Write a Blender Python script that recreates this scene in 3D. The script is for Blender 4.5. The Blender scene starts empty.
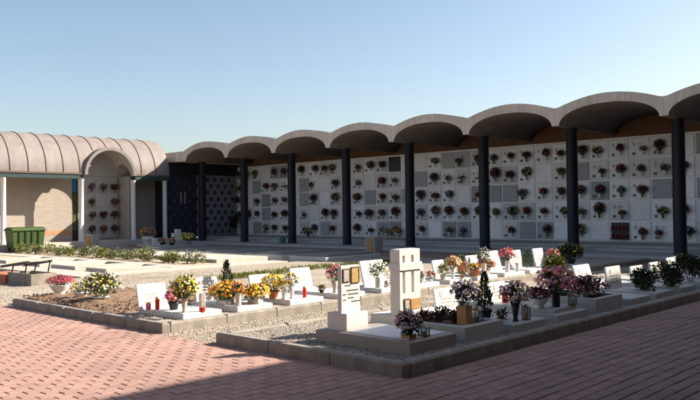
import bpy, bmesh, math, random
from mathutils import Vector, Matrix, Euler

scene = bpy.context.scene
R = math.radians
rng = random.Random(7)

# ------------------------------------------------------------------ camera
cam_d = bpy.data.cameras.new('camera')
cam = bpy.data.objects.new('camera', cam_d)
scene.collection.objects.link(cam)
cam_d.sensor_width = 36.0
cam_d.lens = 757.134 / 700.0 * 36.0
cam_d.clip_start = 0.05
cam_d.clip_end = 3000
yaw, pit, rol = R(43.449), R(0.864), R(-0.741)
fw = Vector((-math.sin(yaw) * math.cos(pit), math.cos(yaw) * math.cos(pit), math.sin(pit)))
rt = Vector((math.cos(yaw), math.sin(yaw), 0))
up = rt.cross(fw)
rt2 = rt * math.cos(rol) + up * math.sin(rol)
up2 = -rt * math.sin(rol) + up * math.cos(rol)
M = Matrix.Identity(4)
for i in range(3):
    M[i][0], M[i][1], M[i][2] = rt2[i], up2[i], -fw[i]
M[0][3], M[1][3], M[2][3] = 0.0, 0.0, 1.65
cam.matrix_world = M
scene.camera = cam

# ------------------------------------------------------------------ sky and sun
SUN = Vector((0.82, 1.27, 1.0)).normalized()
elev = math.asin(SUN.z)
azim = math.atan2(SUN.x, SUN.y)
world = bpy.data.worlds.new('World')
scene.world = world
world.use_nodes = True
wn = world.node_tree
wn.nodes.clear()
wo = wn.nodes.new('ShaderNodeOutputWorld')
wb = wn.nodes.new('ShaderNodeBackground')
ws = wn.nodes.new('ShaderNodeTexSky')
ws.sky_type = 'NISHITA'
ws.sun_disc = False
ws.sun_elevation = elev
ws.sun_rotation = azim
ws.altitude = 100
ws.air_density = 1.0
ws.dust_density = 1.6
ws.ozone_density = 0.35
wb.inputs['Strength'].default_value = 0.073
wn.links.new(ws.outputs[0], wb.inputs[0])
wn.links.new(wb.outputs[0], wo.inputs[0])

sun_d = bpy.data.lights.new('sun', 'SUN')
sun_d.energy = 5.0
sun_d.angle = R(0.5)
sun_d.color = (1.0, 0.92, 0.80)
sun = bpy.data.objects.new('sun', sun_d)
scene.collection.objects.link(sun)
sun.rotation_euler = (-SUN).to_track_quat('-Z', 'Y').to_euler()
sun.location = (30, 40, 40)

scene.view_settings.view_transform = 'Standard'
scene.view_settings.look = 'None'
scene.view_settings.exposure = 1.3
scene.view_settings.gamma = 1.0
scene.view_settings.use_curve_mapping = False
scene.render.engine = 'CYCLES'
scene.render.resolution_x = 1024
scene.render.resolution_y = 585

# ------------------------------------------------------------------ materials
MATS = {}

def mat(name, col, rough=0.8, var=0.15, scale=6.0, bump=0.0, bscale=40.0, objvar=0.0, island=0.0,
        col2=None, spec=0.3, coords='Object', metal=0.0, stain=0.0, patch=0.0, vein=0.0, stretch=(1.6, 1.6, 0.22)):
    if name in MATS:
        return MATS[name]
    m = bpy.data.materials.new(name)
    m.use_nodes = True
    nt = m.node_tree
    N, L = nt.nodes, nt.links
    b = N['Principled BSDF']
    b.inputs['Roughness'].default_value = rough
    b.inputs['Metallic'].default_value = metal
    b.inputs['Specular IOR Level'].default_value = spec
    tc = N.new('ShaderNodeTexCoord')
    nz = N.new('ShaderNodeTexNoise')
    nz.inputs['Scale'].default_value = scale
    nz.inputs['Detail'].default_value = 6
    nz.inputs['Roughness'].default_value = 0.65
    L.new(tc.outputs[coords], nz.inputs['Vector'])
    ramp = N.new('ShaderNodeMapRange')
    ramp.inputs['From Min'].default_value = 0.25
    ramp.inputs['From Max'].default_value = 0.75
    L.new(nz.outputs['Fac'], ramp.inputs['Value'])
    mix = N.new('ShaderNodeMix')
    mix.data_type = 'RGBA'
    c2 = col2 if col2 else tuple(min(1, c * (1 + var)) for c in col)
    c1 = col if col2 else tuple(c * (1 - var) for c in col)
    mix.inputs[6].default_value = (*c1, 1)
    mix.inputs[7].default_value = (*c2, 1)
    L.new(ramp.outputs[0], mix.inputs[0])
    out = mix.outputs[2]
    if objvar or island:
        val = None
        if objvar:
            oi = N.new('ShaderNodeObjectInfo')
            mr = N.new('ShaderNodeMapRange')
            mr.inputs['To Min'].default_value = 1 - objvar
            mr.inputs['To Max'].default_value = 1 + objvar
            L.new(oi.outputs['Random'], mr.inputs['Value'])
            val = mr.outputs[0]
        if island:
            ge = N.new('ShaderNodeNewGeometry')
            mr2 = N.new('ShaderNodeMapRange')
            mr2.inputs['To Min'].default_value = 1 - island
            mr2.inputs['To Max'].default_value = 1 + island
            L.new(ge.outputs['Random Per Island'], mr2.inputs['Value'])
            if val is None:
                val = mr2.outputs[0]
            else:
                mu = N.new('ShaderNodeMath')
                mu.operation = 'MULTIPLY'
                L.new(val, mu.inputs[0])
                L.new(mr2.outputs[0], mu.inputs[1])
                val = mu.outputs[0]
        vm = N.new('ShaderNodeVectorMath')
        vm.operation = 'SCALE'
        L.new(out, vm.inputs[0])
        L.new(val, vm.inputs['Scale'])
        out = vm.outputs[0]
    if stain:
        # streaky weathering with a shape of its own
        mp = N.new('ShaderNodeMapping')
        mp.inputs['Scale'].default_value = stretch
        n3 = N.new('ShaderNodeTexNoise')
        n3.inputs['Scale'].default_value = 2.2
        n3.inputs['Detail'].default_value = 8
        L.new(tc.outputs[coords], mp.inputs['Vector'])
        L.new(mp.outputs[0], n3.inputs['Vector'])
        r3 = N.new('ShaderNodeMapRange')
        r3.inputs['From Min'].default_value = 0.45
        r3.inputs['From Max'].default_value = 0.75
        r3.inputs['To Min'].default_value = 1.0
        r3.inputs['To Max'].default_value = 1.0 - stain
        L.new(n3.outputs['Fac'], r3.inputs['Value'])
        v3 = N.new('ShaderNodeVectorMath')
        v3.operation = 'SCALE'
        L.new(out, v3.inputs[0])
        L.new(r3.outputs[0], v3.inputs['Scale'])
        out = v3.outputs[0]
    if patch:
        gp = N.new('ShaderNodeNewGeometry')
        n4 = N.new('ShaderNodeTexNoise')
        n4.inputs['Scale'].default_value = 0.8
        n4.inputs['Detail'].default_value = 7
        n4.inputs['Roughness'].default_value = 0.7
        L.new(gp.outputs['Position'], n4.inputs['Vector'])
        r4 = N.new('ShaderNodeMapRange')
        r4.inputs['From Min'].default_value = 0.3
        r4.inputs['From Max'].default_value = 0.7
        r4.inputs['To Min'].default_value = 1.0 - patch
        r4.inputs['To Max'].default_value = 1.0 + patch * 0.7
        L.new(n4.outputs['Fac'], r4.inputs['Value'])
        v4 = N.new('ShaderNodeVectorMath')
        v4.operation = 'SCALE'
        L.new(out, v4.inputs[0])
        L.new(r4.outputs[0], v4.inputs['Scale'])
        out = v4.outputs[0]
    if vein:
        oi2 = N.new('ShaderNodeObjectInfo')
        ad = N.new('ShaderNodeVectorMath')
        ad.operation = 'MULTIPLY_ADD'
        ad.inputs[1].default_value = (1, 1, 1)
        cb = N.new('ShaderNodeCombineXYZ')
        m40 = N.new('ShaderNodeMath')
        m40.operation = 'MULTIPLY'
        m40.inputs[1].default_value = 40.0
        L.new(oi2.outputs['Random'], m40.inputs[0])
        L.new(m40.outputs[0], cb.inputs[0])
        L.new(m40.outputs[0], cb.inputs[2])
        L.new(tc.outputs[coords], ad.inputs[0])
        L.new(cb.outputs[0], ad.inputs[2])
        wv = N.new('ShaderNodeTexWave')
        wv.inputs['Scale'].default_value = 1.3
        wv.inputs['Distortion'].default_value = 14
        wv.inputs['Detail'].default_value = 4
        wv.inputs['Detail Scale'].default_value = 1.6
        L.new(ad.outputs[0], wv.inputs['Vector'])
        r5 = N.new('ShaderNodeMapRange')
        r5.inputs['From Min'].default_value = 0.0
        r5.inputs['From Max'].default_value = 0.28
        r5.inputs['To Min'].default_value = 1.0 - vein
        r5.inputs['To Max'].default_value = 1.0
        L.new(wv.outputs['Fac'], r5.inputs['Value'])
        v5 = N.new('ShaderNodeVectorMath')
        v5.operation = 'SCALE'
        L.new(out, v5.inputs[0])
        L.new(r5.outputs[0], v5.inputs['Scale'])
        out = v5.outputs[0]
    L.new(out, b.inputs['Base Color'])
    if bump:
        n2 = N.new('ShaderNodeTexNoise')
        n2.inputs['Scale'].default_value = bscale
        n2.inputs['Detail'].default_value = 4
        L.new(tc.outputs[coords], n2.inputs['Vector'])
        bp = N.new('ShaderNodeBump')
        bp.inputs['Strength'].default_value = bump
        bp.inputs['Distance'].default_value = 0.02
        L.new(n2.outputs['Fac'], bp.inputs['Height'])
        L.new(bp.outputs[0], b.inputs['Normal'])
    MATS[name] = m
    return m

def gravel_mat(name, ca, cb, cc, scale=38.0):
    m = bpy.data.materials.new(name)
    m.use_nodes = True
    nt = m.node_tree
    N, L = nt.nodes, nt.links
    b = N['Principled BSDF']
    b.inputs['Roughness'].default_value = 0.9
    b.inputs['Specular IOR Level'].default_value = 0.2
    tc = N.new('ShaderNodeTexCoord')
    vo = N.new('ShaderNodeTexVoronoi')
    vo.inputs['Scale'].default_value = scale
    L.new(tc.outputs['Object'], vo.inputs['Vector'])
    sp = N.new('ShaderNodeSeparateColor')
    L.new(vo.outputs['Color'], sp.inputs[0])
    cr = N.new('ShaderNodeValToRGB')
    cr.color_ramp.elements[0].color = (*ca, 1)
    cr.color_ramp.elements[1].color = (*cc, 1)
    e = cr.color_ramp.elements.new(0.5)
    e.color = (*cb, 1)
    L.new(sp.outputs[0], cr.inputs[0])
    nz = N.new('ShaderNodeTexNoise')
    nz.inputs['Scale'].default_value = 0.9
    nz.inputs['Detail'].default_value = 8
    L.new(tc.outputs['Object'], nz.inputs['Vector'])
    mr = N.new('ShaderNodeMapRange')
    mr.inputs['From Min'].default_value = 0.3
    mr.inputs['From Max'].default_value = 0.7
    mr.inputs['To Min'].default_value = 0.8
    mr.inputs['To Max'].default_value = 1.12
    L.new(nz.outputs['Fac'], mr.inputs['Value'])
    vm = N.new('ShaderNodeVectorMath')
    vm.operation = 'SCALE'
    L.new(cr.outputs[0], vm.inputs[0])
    L.new(mr.outputs[0], vm.inputs['Scale'])
    L.new(vm.outputs[0], b.inputs['Base Color'])
    bp = N.new('ShaderNodeBump')
    bp.invert = True
    bp.inputs['Strength'].default_value = 0.9
    bp.inputs['Distance'].default_value = 0.015
    L.new(vo.outputs['Distance'], bp.inputs['Height'])
    L.new(bp.outputs[0], b.inputs['Normal'])
    MATS[name] = m
    return m

def brickwall_mat(name, ca, cb, cm, axis='YZ', bw=0.25, bh=0.12):
    m = bpy.data.materials.new(name)
    m.use_nodes = True
    nt = m.node_tree
    N, L = nt.nodes, nt.links
    b = N['Principled BSDF']
    b.inputs['Roughness'].default_value = 0.85
    b.inputs['Specular IOR Level'].default_value = 0.2
    tc = N.new('ShaderNodeTexCoord')
    sx = N.new('ShaderNodeSeparateXYZ')
    cx = N.new('ShaderNodeCombineXYZ')
    L.new(tc.outputs['Object'], sx.inputs[0])
    L.new(sx.outputs[axis[0]], cx.inputs[0])
    L.new(sx.outputs[axis[1]], cx.inputs[1])
    br = N.new('ShaderNodeTexBrick')
    br.inputs['Scale'].default_value = 1.0
    br.inputs['Brick Width'].default_value = bw
    br.inputs['Row Height'].default_value = bh
    br.inputs['Mortar Size'].default_value = 0.008
    br.inputs['Color1'].default_value = (*ca, 1)
    br.inputs['Color2'].default_value = (*cb, 1)
    br.inputs['Mortar'].default_value = (*cm, 1)
    L.new(cx.outputs[0], br.inputs['Vector'])
    L.new(br.outputs['Color'], b.inputs['Base Color'])
    bp = N.new('ShaderNodeBump')
    bp.invert = True
    bp.inputs['Strength'].default_value = 0.6
    bp.inputs['Distance'].default_value = 0.01
    L.new(br.outputs['Fac'], bp.inputs['Height'])
    L.new(bp.outputs[0], b.inputs['Normal'])
    MATS[name] = m
    return m

def glass_mat(name, col, rough=0.05, alpha_mix=0.5):
    m = bpy.data.materials.new(name)
    m.use_nodes = True
    nt = m.node_tree
    b = nt.nodes['Principled BSDF']
    nz = nt.nodes.new('ShaderNodeTexNoise')
    nz.inputs['Scale'].default_value = 20
    mr = nt.nodes.new('ShaderNodeMapRange')
    mr.inputs['To Min'].default_value = rough
    mr.inputs['To Max'].default_value = rough + 0.12
    nt.links.new(nz.outputs['Fac'], mr.inputs['Value'])
    nt.links.new(mr.outputs[0], b.inputs['Roughness'])
    b.inputs['Base Color'].default_value = (*col, 1)
    b.inputs['Transmission Weight'].default_value = alpha_mix
    b.inputs['IOR'].default_value = 1.2
    MATS[name] = m
    return m

# setting
mat('brick_red', (0.30, 0.175, 0.142), 0.85, col2=(0.37, 0.232, 0.192), scale=9, bump=0.25, bscale=120, objvar=0.08, island=0.10, patch=0.22)
mat('joint_sand', (0.10, 0.066, 0.054), 0.95, var=0.3, scale=20)
gravel_mat('gravel', (0.25, 0.205, 0.16), (0.36, 0.30, 0.235), (0.48, 0.41, 0.33))
gravel_mat('gravel_bed', (0.15, 0.13, 0.11), (0.28, 0.24, 0.20), (0.42, 0.365, 0.31), 30)
mat('pebble', (0.38, 0.315, 0.25), 0.8, var=0.2, island=0.45)
mat('dry_earth', (0.36, 0.27, 0.19), 0.95, col2=(0.50, 0.40, 0.30), scale=3, bump=0.6, bscale=25)
mat('pebble_bed', (0.30, 0.255, 0.21), 0.8, var=0.2, island=0.5)
mat('soil', (0.15, 0.09, 0.058), 0.95, col2=(0.27, 0.18, 0.12), scale=14, bump=0.9, bscale=25)
mat('clod', (0.19, 0.12, 0.08), 0.95, var=0.3, island=0.4)
mat('kerb_concrete', (0.21, 0.175, 0.145), 0.85, col2=(0.34, 0.30, 0.25), scale=5, bump=0.4, bscale=60, objvar=0.08, stain=0.35)
mat('concrete_light', (0.37, 0.33, 0.28), 0.85, col2=(0.50, 0.46, 0.40), scale=2.5, bump=0.25, bscale=40, objvar=0.06)
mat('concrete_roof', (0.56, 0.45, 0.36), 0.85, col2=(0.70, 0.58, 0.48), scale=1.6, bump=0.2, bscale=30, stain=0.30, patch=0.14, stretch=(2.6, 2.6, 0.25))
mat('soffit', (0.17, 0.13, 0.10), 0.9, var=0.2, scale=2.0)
mat('lunette_wood', (0.15, 0.078, 0.042), 0.8, var=0.2, scale=3.0)
mat('step_stone', (0.42, 0.395, 0.37), 0.8, var=0.15, scale=3, bump=0.2)
mat('walk_red', (0.27, 0.17, 0.135), 0.9, var=0.2, scale=4, bump=0.3, bscale=30)
mat('column_dark', (0.007, 0.007, 0.012), 0.5, var=0.25, scale=8)
mat('wall_frame', (0.82, 0.80, 0.79), 0.7, var=0.06, scale=2, stain=0.12)
mat('marble_white', (0.80, 0.78, 0.79), 0.35, col2=(0.90, 0.88, 0.89), scale=3, objvar=0.10, vein=0.10)
mat('marble_mid', (0.60, 0.585, 0.58), 0.35, col2=(0.72, 0.70, 0.69), scale=4, objvar=0.12, vein=0.16)
mat('marble_grey', (0.30, 0.31, 0.33), 0.4, col2=(0.40, 0.41, 0.43), scale=7, objvar=0.16, vein=0.12)
mat('marble_black', (0.012, 0.012, 0.018), 0.25, var=0.3)
mat('dark_tile', (0.028, 0.034, 0.06), 0.5, var=0.2, objvar=0.2)
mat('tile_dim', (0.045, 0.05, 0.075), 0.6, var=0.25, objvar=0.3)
mat('tile_wall', (0.24, 0.25, 0.28), 0.7, var=0.12, scale=3)
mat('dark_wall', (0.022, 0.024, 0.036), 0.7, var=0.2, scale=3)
mat('dark_beam', (0.018, 0.016, 0.018), 0.7, var=0.2, scale=3)
mat('plate', (0.16, 0.14, 0.11), 0.5, var=0.3, scale=30)
mat('metal_roof', (0.20, 0.165, 0.148), 0.62, col2=(0.26, 0.215, 0.195), scale=2.2, objvar=0.05, spec=0.3, stain=0.2, patch=0.1)
mat('seam', (0.13, 0.085, 0.07), 0.7, var=0.2)
mat('eave_green', (0.030, 0.052, 0.050), 0.6, var=0.2, scale=3)
mat('pillar_white', (0.66, 0.63, 0.60), 0.7, var=0.08, scale=4)
mat('plaster', (0.46, 0.42, 0.37), 0.85, var=0.08, scale=2)
brickwall_mat('wall_brick', (0.35, 0.295, 0.245), (0.40, 0.335, 0.28), (0.305, 0.255, 0.21), 'YZ')
brickwall_mat('wall_brick_side', (0.34, 0.31, 0.28), (0.40, 0.36, 0.32), (0.24, 0.22, 0.2), 'XZ')
mat('brick_band', (0.44, 0.24, 0.13), 0.85, var=0.15, scale=8)
mat('blue_panel', (0.01, 0.14, 0.27), 0.4, var=0.1)
mat('window_green', (0.03, 0.045, 0.02), 0.15, col2=(0.12, 0.13, 0.04), scale=5)
mat('blocker_plaster', (0.24, 0.21, 0.19), 0.9, var=0.1, scale=1.5, stain=0.2)  # for the unseen shading blocks, darkened to cut bounce light
# graves
mat('stone_white', (0.56, 0.54, 0.51), 0.5, col2=(0.68, 0.66, 0.63), scale=8, bump=0.1, objvar=0.08, vein=0.10, patch=0.08)
mat('stone_pink', (0.59, 0.525, 0.475), 0.55, col2=(0.73, 0.675, 0.625), scale=70, bump=0.15, bscale=90)
mat('stone_base', (0.25, 0.205, 0.18), 0.5, col2=(0.38, 0.325, 0.29), scale=70, bump=0.12, bscale=90)
mat('stone_grey', (0.30, 0.34, 0.32), 0.55, col2=(0.52, 0.49, 0.46), scale=60, bump=0.12, bscale=90)
mat('granite_dark', (0.12, 0.115, 0.11), 0.4, col2=(0.22, 0.21, 0.2), scale=80)
mat('chips_white', (0.62, 0.62, 0.64), 0.8, col2=(0.85, 0.85, 0.86), scale=70, bump=0.9, bscale=70)
mat('letters', (0.10, 0.085, 0.07), 0.5, var=0.2)
mat('letters_faint', (0.42, 0.36, 0.30), 0.6, var=0.2)
mat('gold', (0.42, 0.25, 0.07), 0.4, var=0.25, scale=20, metal=0.3)
mat('bronze', (0.20, 0.12, 0.05), 0.45, var=0.3, scale=20, metal=0.4)
mat('photo_grey', (0.22, 0.19, 0.17), 0.35, col2=(0.55, 0.50, 0.46), scale=30)
mat('photo_sepia', (0.30, 0.17, 0.06), 0.35, col2=(0.62, 0.44, 0.2), scale=35)
mat('terracotta', (0.42, 0.15, 0.07), 0.8, var=0.15, scale=10)
mat('pot_white', (0.72, 0.70, 0.67), 0.5, var=0.08)
mat('pot_grey', (0.33, 0.31, 0.29), 0.6, var=0.15)
mat('pot_dark', (0.03, 0.03, 0.035), 0.4, var=0.2)
mat('vase_stone', (0.50, 0.43, 0.36), 0.6, var=0.15, scale=20)
mat('vase_steel', (0.42, 0.40, 0.38), 0.35, var=0.15, metal=0.6)
mat('wood', (0.42, 0.23, 0.09), 0.6, var=0.25, scale=12)
mat('candle_red', (0.62, 0.035, 0.02), 0.3, var=0.15)
mat('candle_cap', (0.55, 0.42, 0.16), 0.35, var=0.15, metal=0.7)
mat('iron', (0.035, 0.033, 0.035), 0.5, var=0.2, metal=0.4)
glass_mat('lantern_glass', (0.75, 0.85, 0.85), 0.05, 0.85)
glass_mat('jar_glass', (0.85, 0.75, 0.7), 0.05, 0.7)
mat('leaf', (0.045, 0.085, 0.022), 0.6, col2=(0.085, 0.13, 0.03), scale=8, island=0.35)
mat('leaf_dark', (0.018, 0.034, 0.013), 0.6, col2=(0.036, 0.055, 0.018), scale=8, island=0.35)
mat('leaf_yellow', (0.16, 0.17, 0.035), 0.6, col2=(0.22, 0.22, 0.05), scale=8, island=0.35)
mat('leaf_grey', (0.12, 0.135, 0.05), 0.7, col2=(0.18, 0.185, 0.075), scale=8, island=0.35)
mat('leaf_maroon', (0.06, 0.022, 0.02), 0.6, col2=(0.10, 0.04, 0.03), scale=8, island=0.35)
mat('bark', (0.09, 0.06, 0.04), 0.9, var=0.2)
mat('bin_green', (0.048, 0.080, 0.020), 0.5, var=0.14, scale=3, patch=0.15)
mat('bin_dark', (0.02, 0.04, 0.01), 0.6, var=0.1)
mat('can_green', (0.01, 0.16, 0.06), 0.4, var=0.15)
PET = {
    'yellow': (0.80, 0.52, 0.03), 'orange': (0.75, 0.28, 0.015), 'pink': (0.72, 0.14, 0.26), 'white': (0.80, 0.77, 0.68),
    'red': (0.50, 0.028, 0.03), 'salmon': (0.70, 0.26, 0.20), 'lilac': (0.42, 0.30, 0.42), 'magenta': (0.42, 0.035, 0.10),
    'heather': (0.42, 0.06, 0.065), 'cream': (0.75, 0.66, 0.42), 'maroon': (0.17, 0.022, 0.028), 'plum': (0.13, 0.04, 0.09),
    'rust': (0.42, 0.12, 0.03), 'blue': (0.06, 0.07, 0.20), 'dusk': (0.28, 0.10, 0.10), 'mauve': (0.20, 0.14, 0.20), 'straw': (0.36, 0.27, 0.12),
}
for k, c in PET.items():
    mat('petal_' + k, c, 0.6, var=0.2, scale=20, island=0.22)

# ------------------------------------------------------------------ helpers
COL = scene.collection

class MB:
    def __init__(self):
        self.v, self.f, self.mi, self.sm = [], [], [], []

    def add(self, vs, fs, mi=0, smooth=False):
        o = len(self.v)
        self.v += [tuple(p) for p in vs]
        for f in fs:
            self.f.append(tuple(i + o for i in f))
            self.mi.append(mi)
            self.sm.append(smooth)

    def box(self, x0, x1, y0, y1, z0, z1, mi=0, c=0.0, mtx=None):
        """box, top edges chamfered by c"""
        if c <= 0:
            vs = [(x0, y0, z0), (x1, y0, z0), (x1, y1, z0), (x0, y1, z0),
                  (x0, y0, z1), (x1, y0, z1), (x1, y1, z1), (x0, y1, z1)]
            fs = [(0, 3, 2, 1), (4, 5, 6, 7), (0, 1, 5, 4), (1, 2, 6, 5), (2, 3, 7, 6), (3, 0, 4, 7)]
        else:
            vs = [(x0, y0, z0), (x1, y0, z0), (x1, y1, z0), (x0, y1, z0),
                  (x0, y0, z1 - c), (x1, y0, z1 - c), (x1, y1, z1 - c), (x0, y1, z1 - c),
                  (x0 + c, y0 + c, z1), (x1 - c, y0 + c, z1), (x1 - c, y1 - c, z1), (x0 + c, y1 - c, z1)]
            fs = [(0, 3, 2, 1), (8, 9, 10, 11), (0, 1, 5, 4), (1, 2, 6, 5), (2, 3, 7, 6), (3, 0, 4, 7),
                  (4, 5, 9, 8), (5, 6, 10, 9), (6, 7, 11, 10), (7, 4, 8, 11)]
        if mtx:
            vs = [mtx @ Vector(p) for p in vs]
        self.add(vs, fs, mi)

    def lathe(self, prof, n=16, c=(0, 0, 0), mi=0, smooth=True, cap=True):
        vs, fs = [], []
        for r, z in prof:
            for k in range(n):
                a = 2 * math.pi * k / n
                vs.append((c[0] + r * math.cos(a), c[1] + r * math.sin(a), c[2] + z))
        for j in range(len(prof) - 1):
            for k in range(n):
                k2 = (k + 1) % n
                fs.append((j * n + k, j * n + k2, (j + 1) * n + k2, (j + 1) * n + k))
        self.add(vs, fs, mi, smooth)
        if cap:
            self.add([vs[k] for k in range(n)], [tuple(reversed(range(n)))], mi)
            self.add([vs[(len(prof) - 1) * n + k] for k in range(n)], [tuple(range(n))], mi)

    def tube(self, a, b, r0, r1=None, n=6, mi=0):
        a, b = Vector(a), Vector(b)
        r1 = r0 if r1 is None else r1
        d = (b - a).normalized()
        s = d.cross(Vector((0, 0, 1)))
        if s.length < 1e-3:
            s = Vector((1, 0, 0))
        s.normalize()
        t = d.cross(s)
        vs = []
        for p, r in ((a, r0), (b, r1)):
            for k in range(n):
                an = 2 * math.pi * k / n
                vs.append(p + (s * math.cos(an) + t * math.sin(an)) * r)
        fs = [(k, (k + 1) % n, n + (k + 1) % n, n + k) for k in range(n)]
        fs += [tuple(reversed(range(n))), tuple(range(n, 2 * n))]
        self.add(vs, fs, mi, False)

    def leaf(self, p, d, L, w, rg, mi=0):
        d = d.normalized()
        s = d.cross(Vector((rg.uniform(-1, 1), rg.uniform(-1, 1), rg.uniform(-1, 1))))
        if s.length < 1e-3:
            s = Vector((1, 0, 0))
        s = s.normalized() * w * 0.5
        n = d.cross(s).normalized() * w * 0.25
        self.add([p, p + d * L * 0.5 + s + n, p + d * L, p + d * L * 0.5 - s + n], [(0, 1, 2), (0, 2, 3)], mi)

    def head(self, p, d, r, rg, mi=0, mc=None):
        """flower head: two rings of petals round a raised centre"""
        d = d.normalized()
        s = d.cross(Vector((rg.uniform(-1, 1), rg.uniform(-1, 1), 0.3)))
        if s.length < 1e-3:
            s = Vector((1, 0, 0))
        s.normalize()
        t = d.cross(s)
        n = 7
        vs = [p + d * r * 0.45]
        for k in range(n):
            a = 2 * math.pi * k / n
            vs.append(p + (s * math.cos(a) + t * math.sin(a)) * r * 0.55 + d * r * rg.uniform(0.2, 0.5))
        for k in range(n):
            a = 2 * math.pi * (k + 0.5) / n
            vs.append(p + (s * math.cos(a) + t * math.sin(a)) * r * rg.uniform(0.85, 1.1) - d * r * rg.uniform(0.0, 0.35))
        fs = []
        for k in range(n):
            k2 = (k + 1) % n
            fs.append((0, 1 + k, 1 + k2))
            fs.append((1 + k, 1 + n + k, 1 + k2))
        self.add(vs, fs, mi)

    def mesh(self, name, mats):
        me = bpy.data.meshes.new(name)
        me.from_pydata(self.v, [], self.f)
        for m in (mats if isinstance(mats, (list, tuple)) else [mats]):
            me.materials.append(MATS[m])
        me.polygons.foreach_set('material_index', self.mi)
        me.polygons.foreach_set('use_smooth', self.sm)
        me.update()
        return me

    def build(self, name, mats, parent=None, loc=None, rotz=0.0):
        return link(name, self.mesh(name, mats), parent, loc, rotz)

def link(name, me, parent=None, loc=None, rotz=0.0):
    o = bpy.data.objects.new(name, me)
    COL.objects.link(o)
    if parent:
        o.parent = parent
    if loc:
        o.location = loc
    o.rotation_euler.z = rotz
    if name in ('flowers', 'leaves', 'foliage', 'inscription', 'stems', 'crown'):
        o['kind'] = 'stuff'
    return o

def tag(o, label, cat, group=None):
    o['label'] = label
    o['category'] = cat
    if group:
        o['group'] = group
    return o

def thing(name, label, cat, loc=(0, 0, 0), rotz=0.0, group=None):
    o = link(name, None, None, loc, rotz)
    return tag(o, label, cat, group)

def structure(o):
    o['kind'] = 'structure'
    return o

def stuff(o):
    o['kind'] = 'stuff'
    return o

# ------------------------------------------------------------------ GROUND
YK, X1, X2, X3 = 5.793, -9.072, -7.861, -4.801
b = MB()
b.add([(-900, -900, -0.06), (900, -900, -0.06), (900, 900, -0.06), (-900, 900, -0.06)], [(0, 1, 2, 3)])
structure(b.build('ground', 'gravel'))

def sheet(name, m, x0, x1, y0, y1, z, t=0.05):
    q = MB()
    q.box(x0, x1, y0, y1, z - t, z)
    return structure(q.build(name, m))

# brick paving: running bond of real pavers on a sand bed, courses along Y
pave = sheet('brick_paving', 'joint_sand', -24.0, 2.0, -6.0, YK - 0.002, -0.012, 0.045)
pave2 = sheet('brick_paving', 'joint_sand', X3 + 0.002, 2.0, YK - 0.002, 23.6, -0.012, 0.045)
BW, BL = 0.135, 0.225
qv = MB()
g = 0.0045
qv.box(-BW / 2 + g, BW / 2 - g, -BL / 2 + g, BL / 2 - g, -0.03, 0.0, 0, 0.005)
mv = qv.mesh('brick', 'brick_red')

cells = []
tanr = math.tan(R(27))
fwd2, rt_2 = Vector((fw.x, fw.y)).normalized(), Vector((rt.x, rt.y))
def near_visible(x, y):
    v = Vector((x, y))
    d = v.dot(fwd2)
    return d > 5.6 and abs(v.dot(rt_2)) < d * 0.50 + 0.3
for ix in range(int(-20.0 / BW), int(1.0 / BW)):
    for iy in range(int(-1.0 / BL), int(16.0 / BL)):
        x0, x1 = ix * BW, (ix + 1) * BW
        y0 = (iy + (0.5 if ix % 2 else 0.0)) * BL
        y1 = y0 + BL
        cx, cy = (x0 + x1) / 2, (y0 + y1) / 2
        whole = True
        if x0 < X3:
            if y0 > YK - 0.03:
                continue
            if y1 > YK:
                y1, whole = YK, False
        dist = math.hypot(cx, cy)
        v = Vector((cx, cy))
        if not near_visible(cx, cy) and dist > 7.5:
            if v.dot(fwd2) < 3 or abs(v.dot(rt_2)) > v.dot(fwd2) * 0.8:
                continue
        cells.append((dist if (near_visible(cx, cy) and whole) else 99, cx, cy, x0, x1, y0, y1))
cells.sort(key=lambda c: c[0])
rest = MB()
for n, (d, cx, cy, x0, x1, y0, y1) in enumerate(cells):
    dz = rng.uniform(-0.002, 0.003)
    if n < 300 and d < 90:
        o = link('brick', mv, pave if cy < YK else pave2, (cx, cy, dz))
        o.rotation_euler = (rng.uniform(-.006, .006), rng.uniform(-.006, .006), rng.uniform(-.012, .012))
    else:
        gg, c = 0.0045 + rng.uniform(-.001, .002), 0.005
        rest.box(x0 + gg, x1 - gg, y0 + gg, y1 - gg, -0.03, dz, 0, c)
stuff(rest.build('bricks', 'brick_red', pave))

# gravel paths and beds
sheet('gravel_path', 'gravel', X1 + 0.002, X2 - 0.002, YK - 0.0, 23.6, -0.004, 0.05)
sheet('gravel_path', 'gravel', -18.898, -14.0, YK + 0.0, 23.6, -0.006, 0.05)
bed_a = sheet('grave_bed', 'gravel_bed', X2 + 0.13, X3 - 0.13, YK + 0.13, 23.0, 0.10, 0.15)
bed_b = sheet('grave_bed', 'gravel', -14.0, X1 - 0.13, YK + 0.13, 23.0, 0.085, 0.14)

def kerb_run(x0, y0, x1, y1, name='kerb', w=0.13, h=0.14, seg=0.98):
    root = link(name, None)
    root['kind'] = 'structure'
    L = math.hypot(x1 - x0, y1 - y0)
    n = max(1, round(L / seg))
    for k in range(n):
        a, b_ = k / n, (k + 1) / n
        q = MB()
        gp = 0.006
        s = L / n
        # local: runs along +x, outer face at y=0, body to y=+w
        q.box(gp, s - gp, 0, w, -0.12, h + rng.uniform(-.006, .004), 0, 0.022)
        o = q.build('kerb_stone', 'kerb_concrete', root)
        o.location = (x0 + (x1 - x0) * a, y0 + (y1 - y0) * a, 0)
        o.rotation_euler.z = math.atan2(y1 - y0, x1 - x0) + rng.uniform(-.004, .004)
    return root

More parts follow.
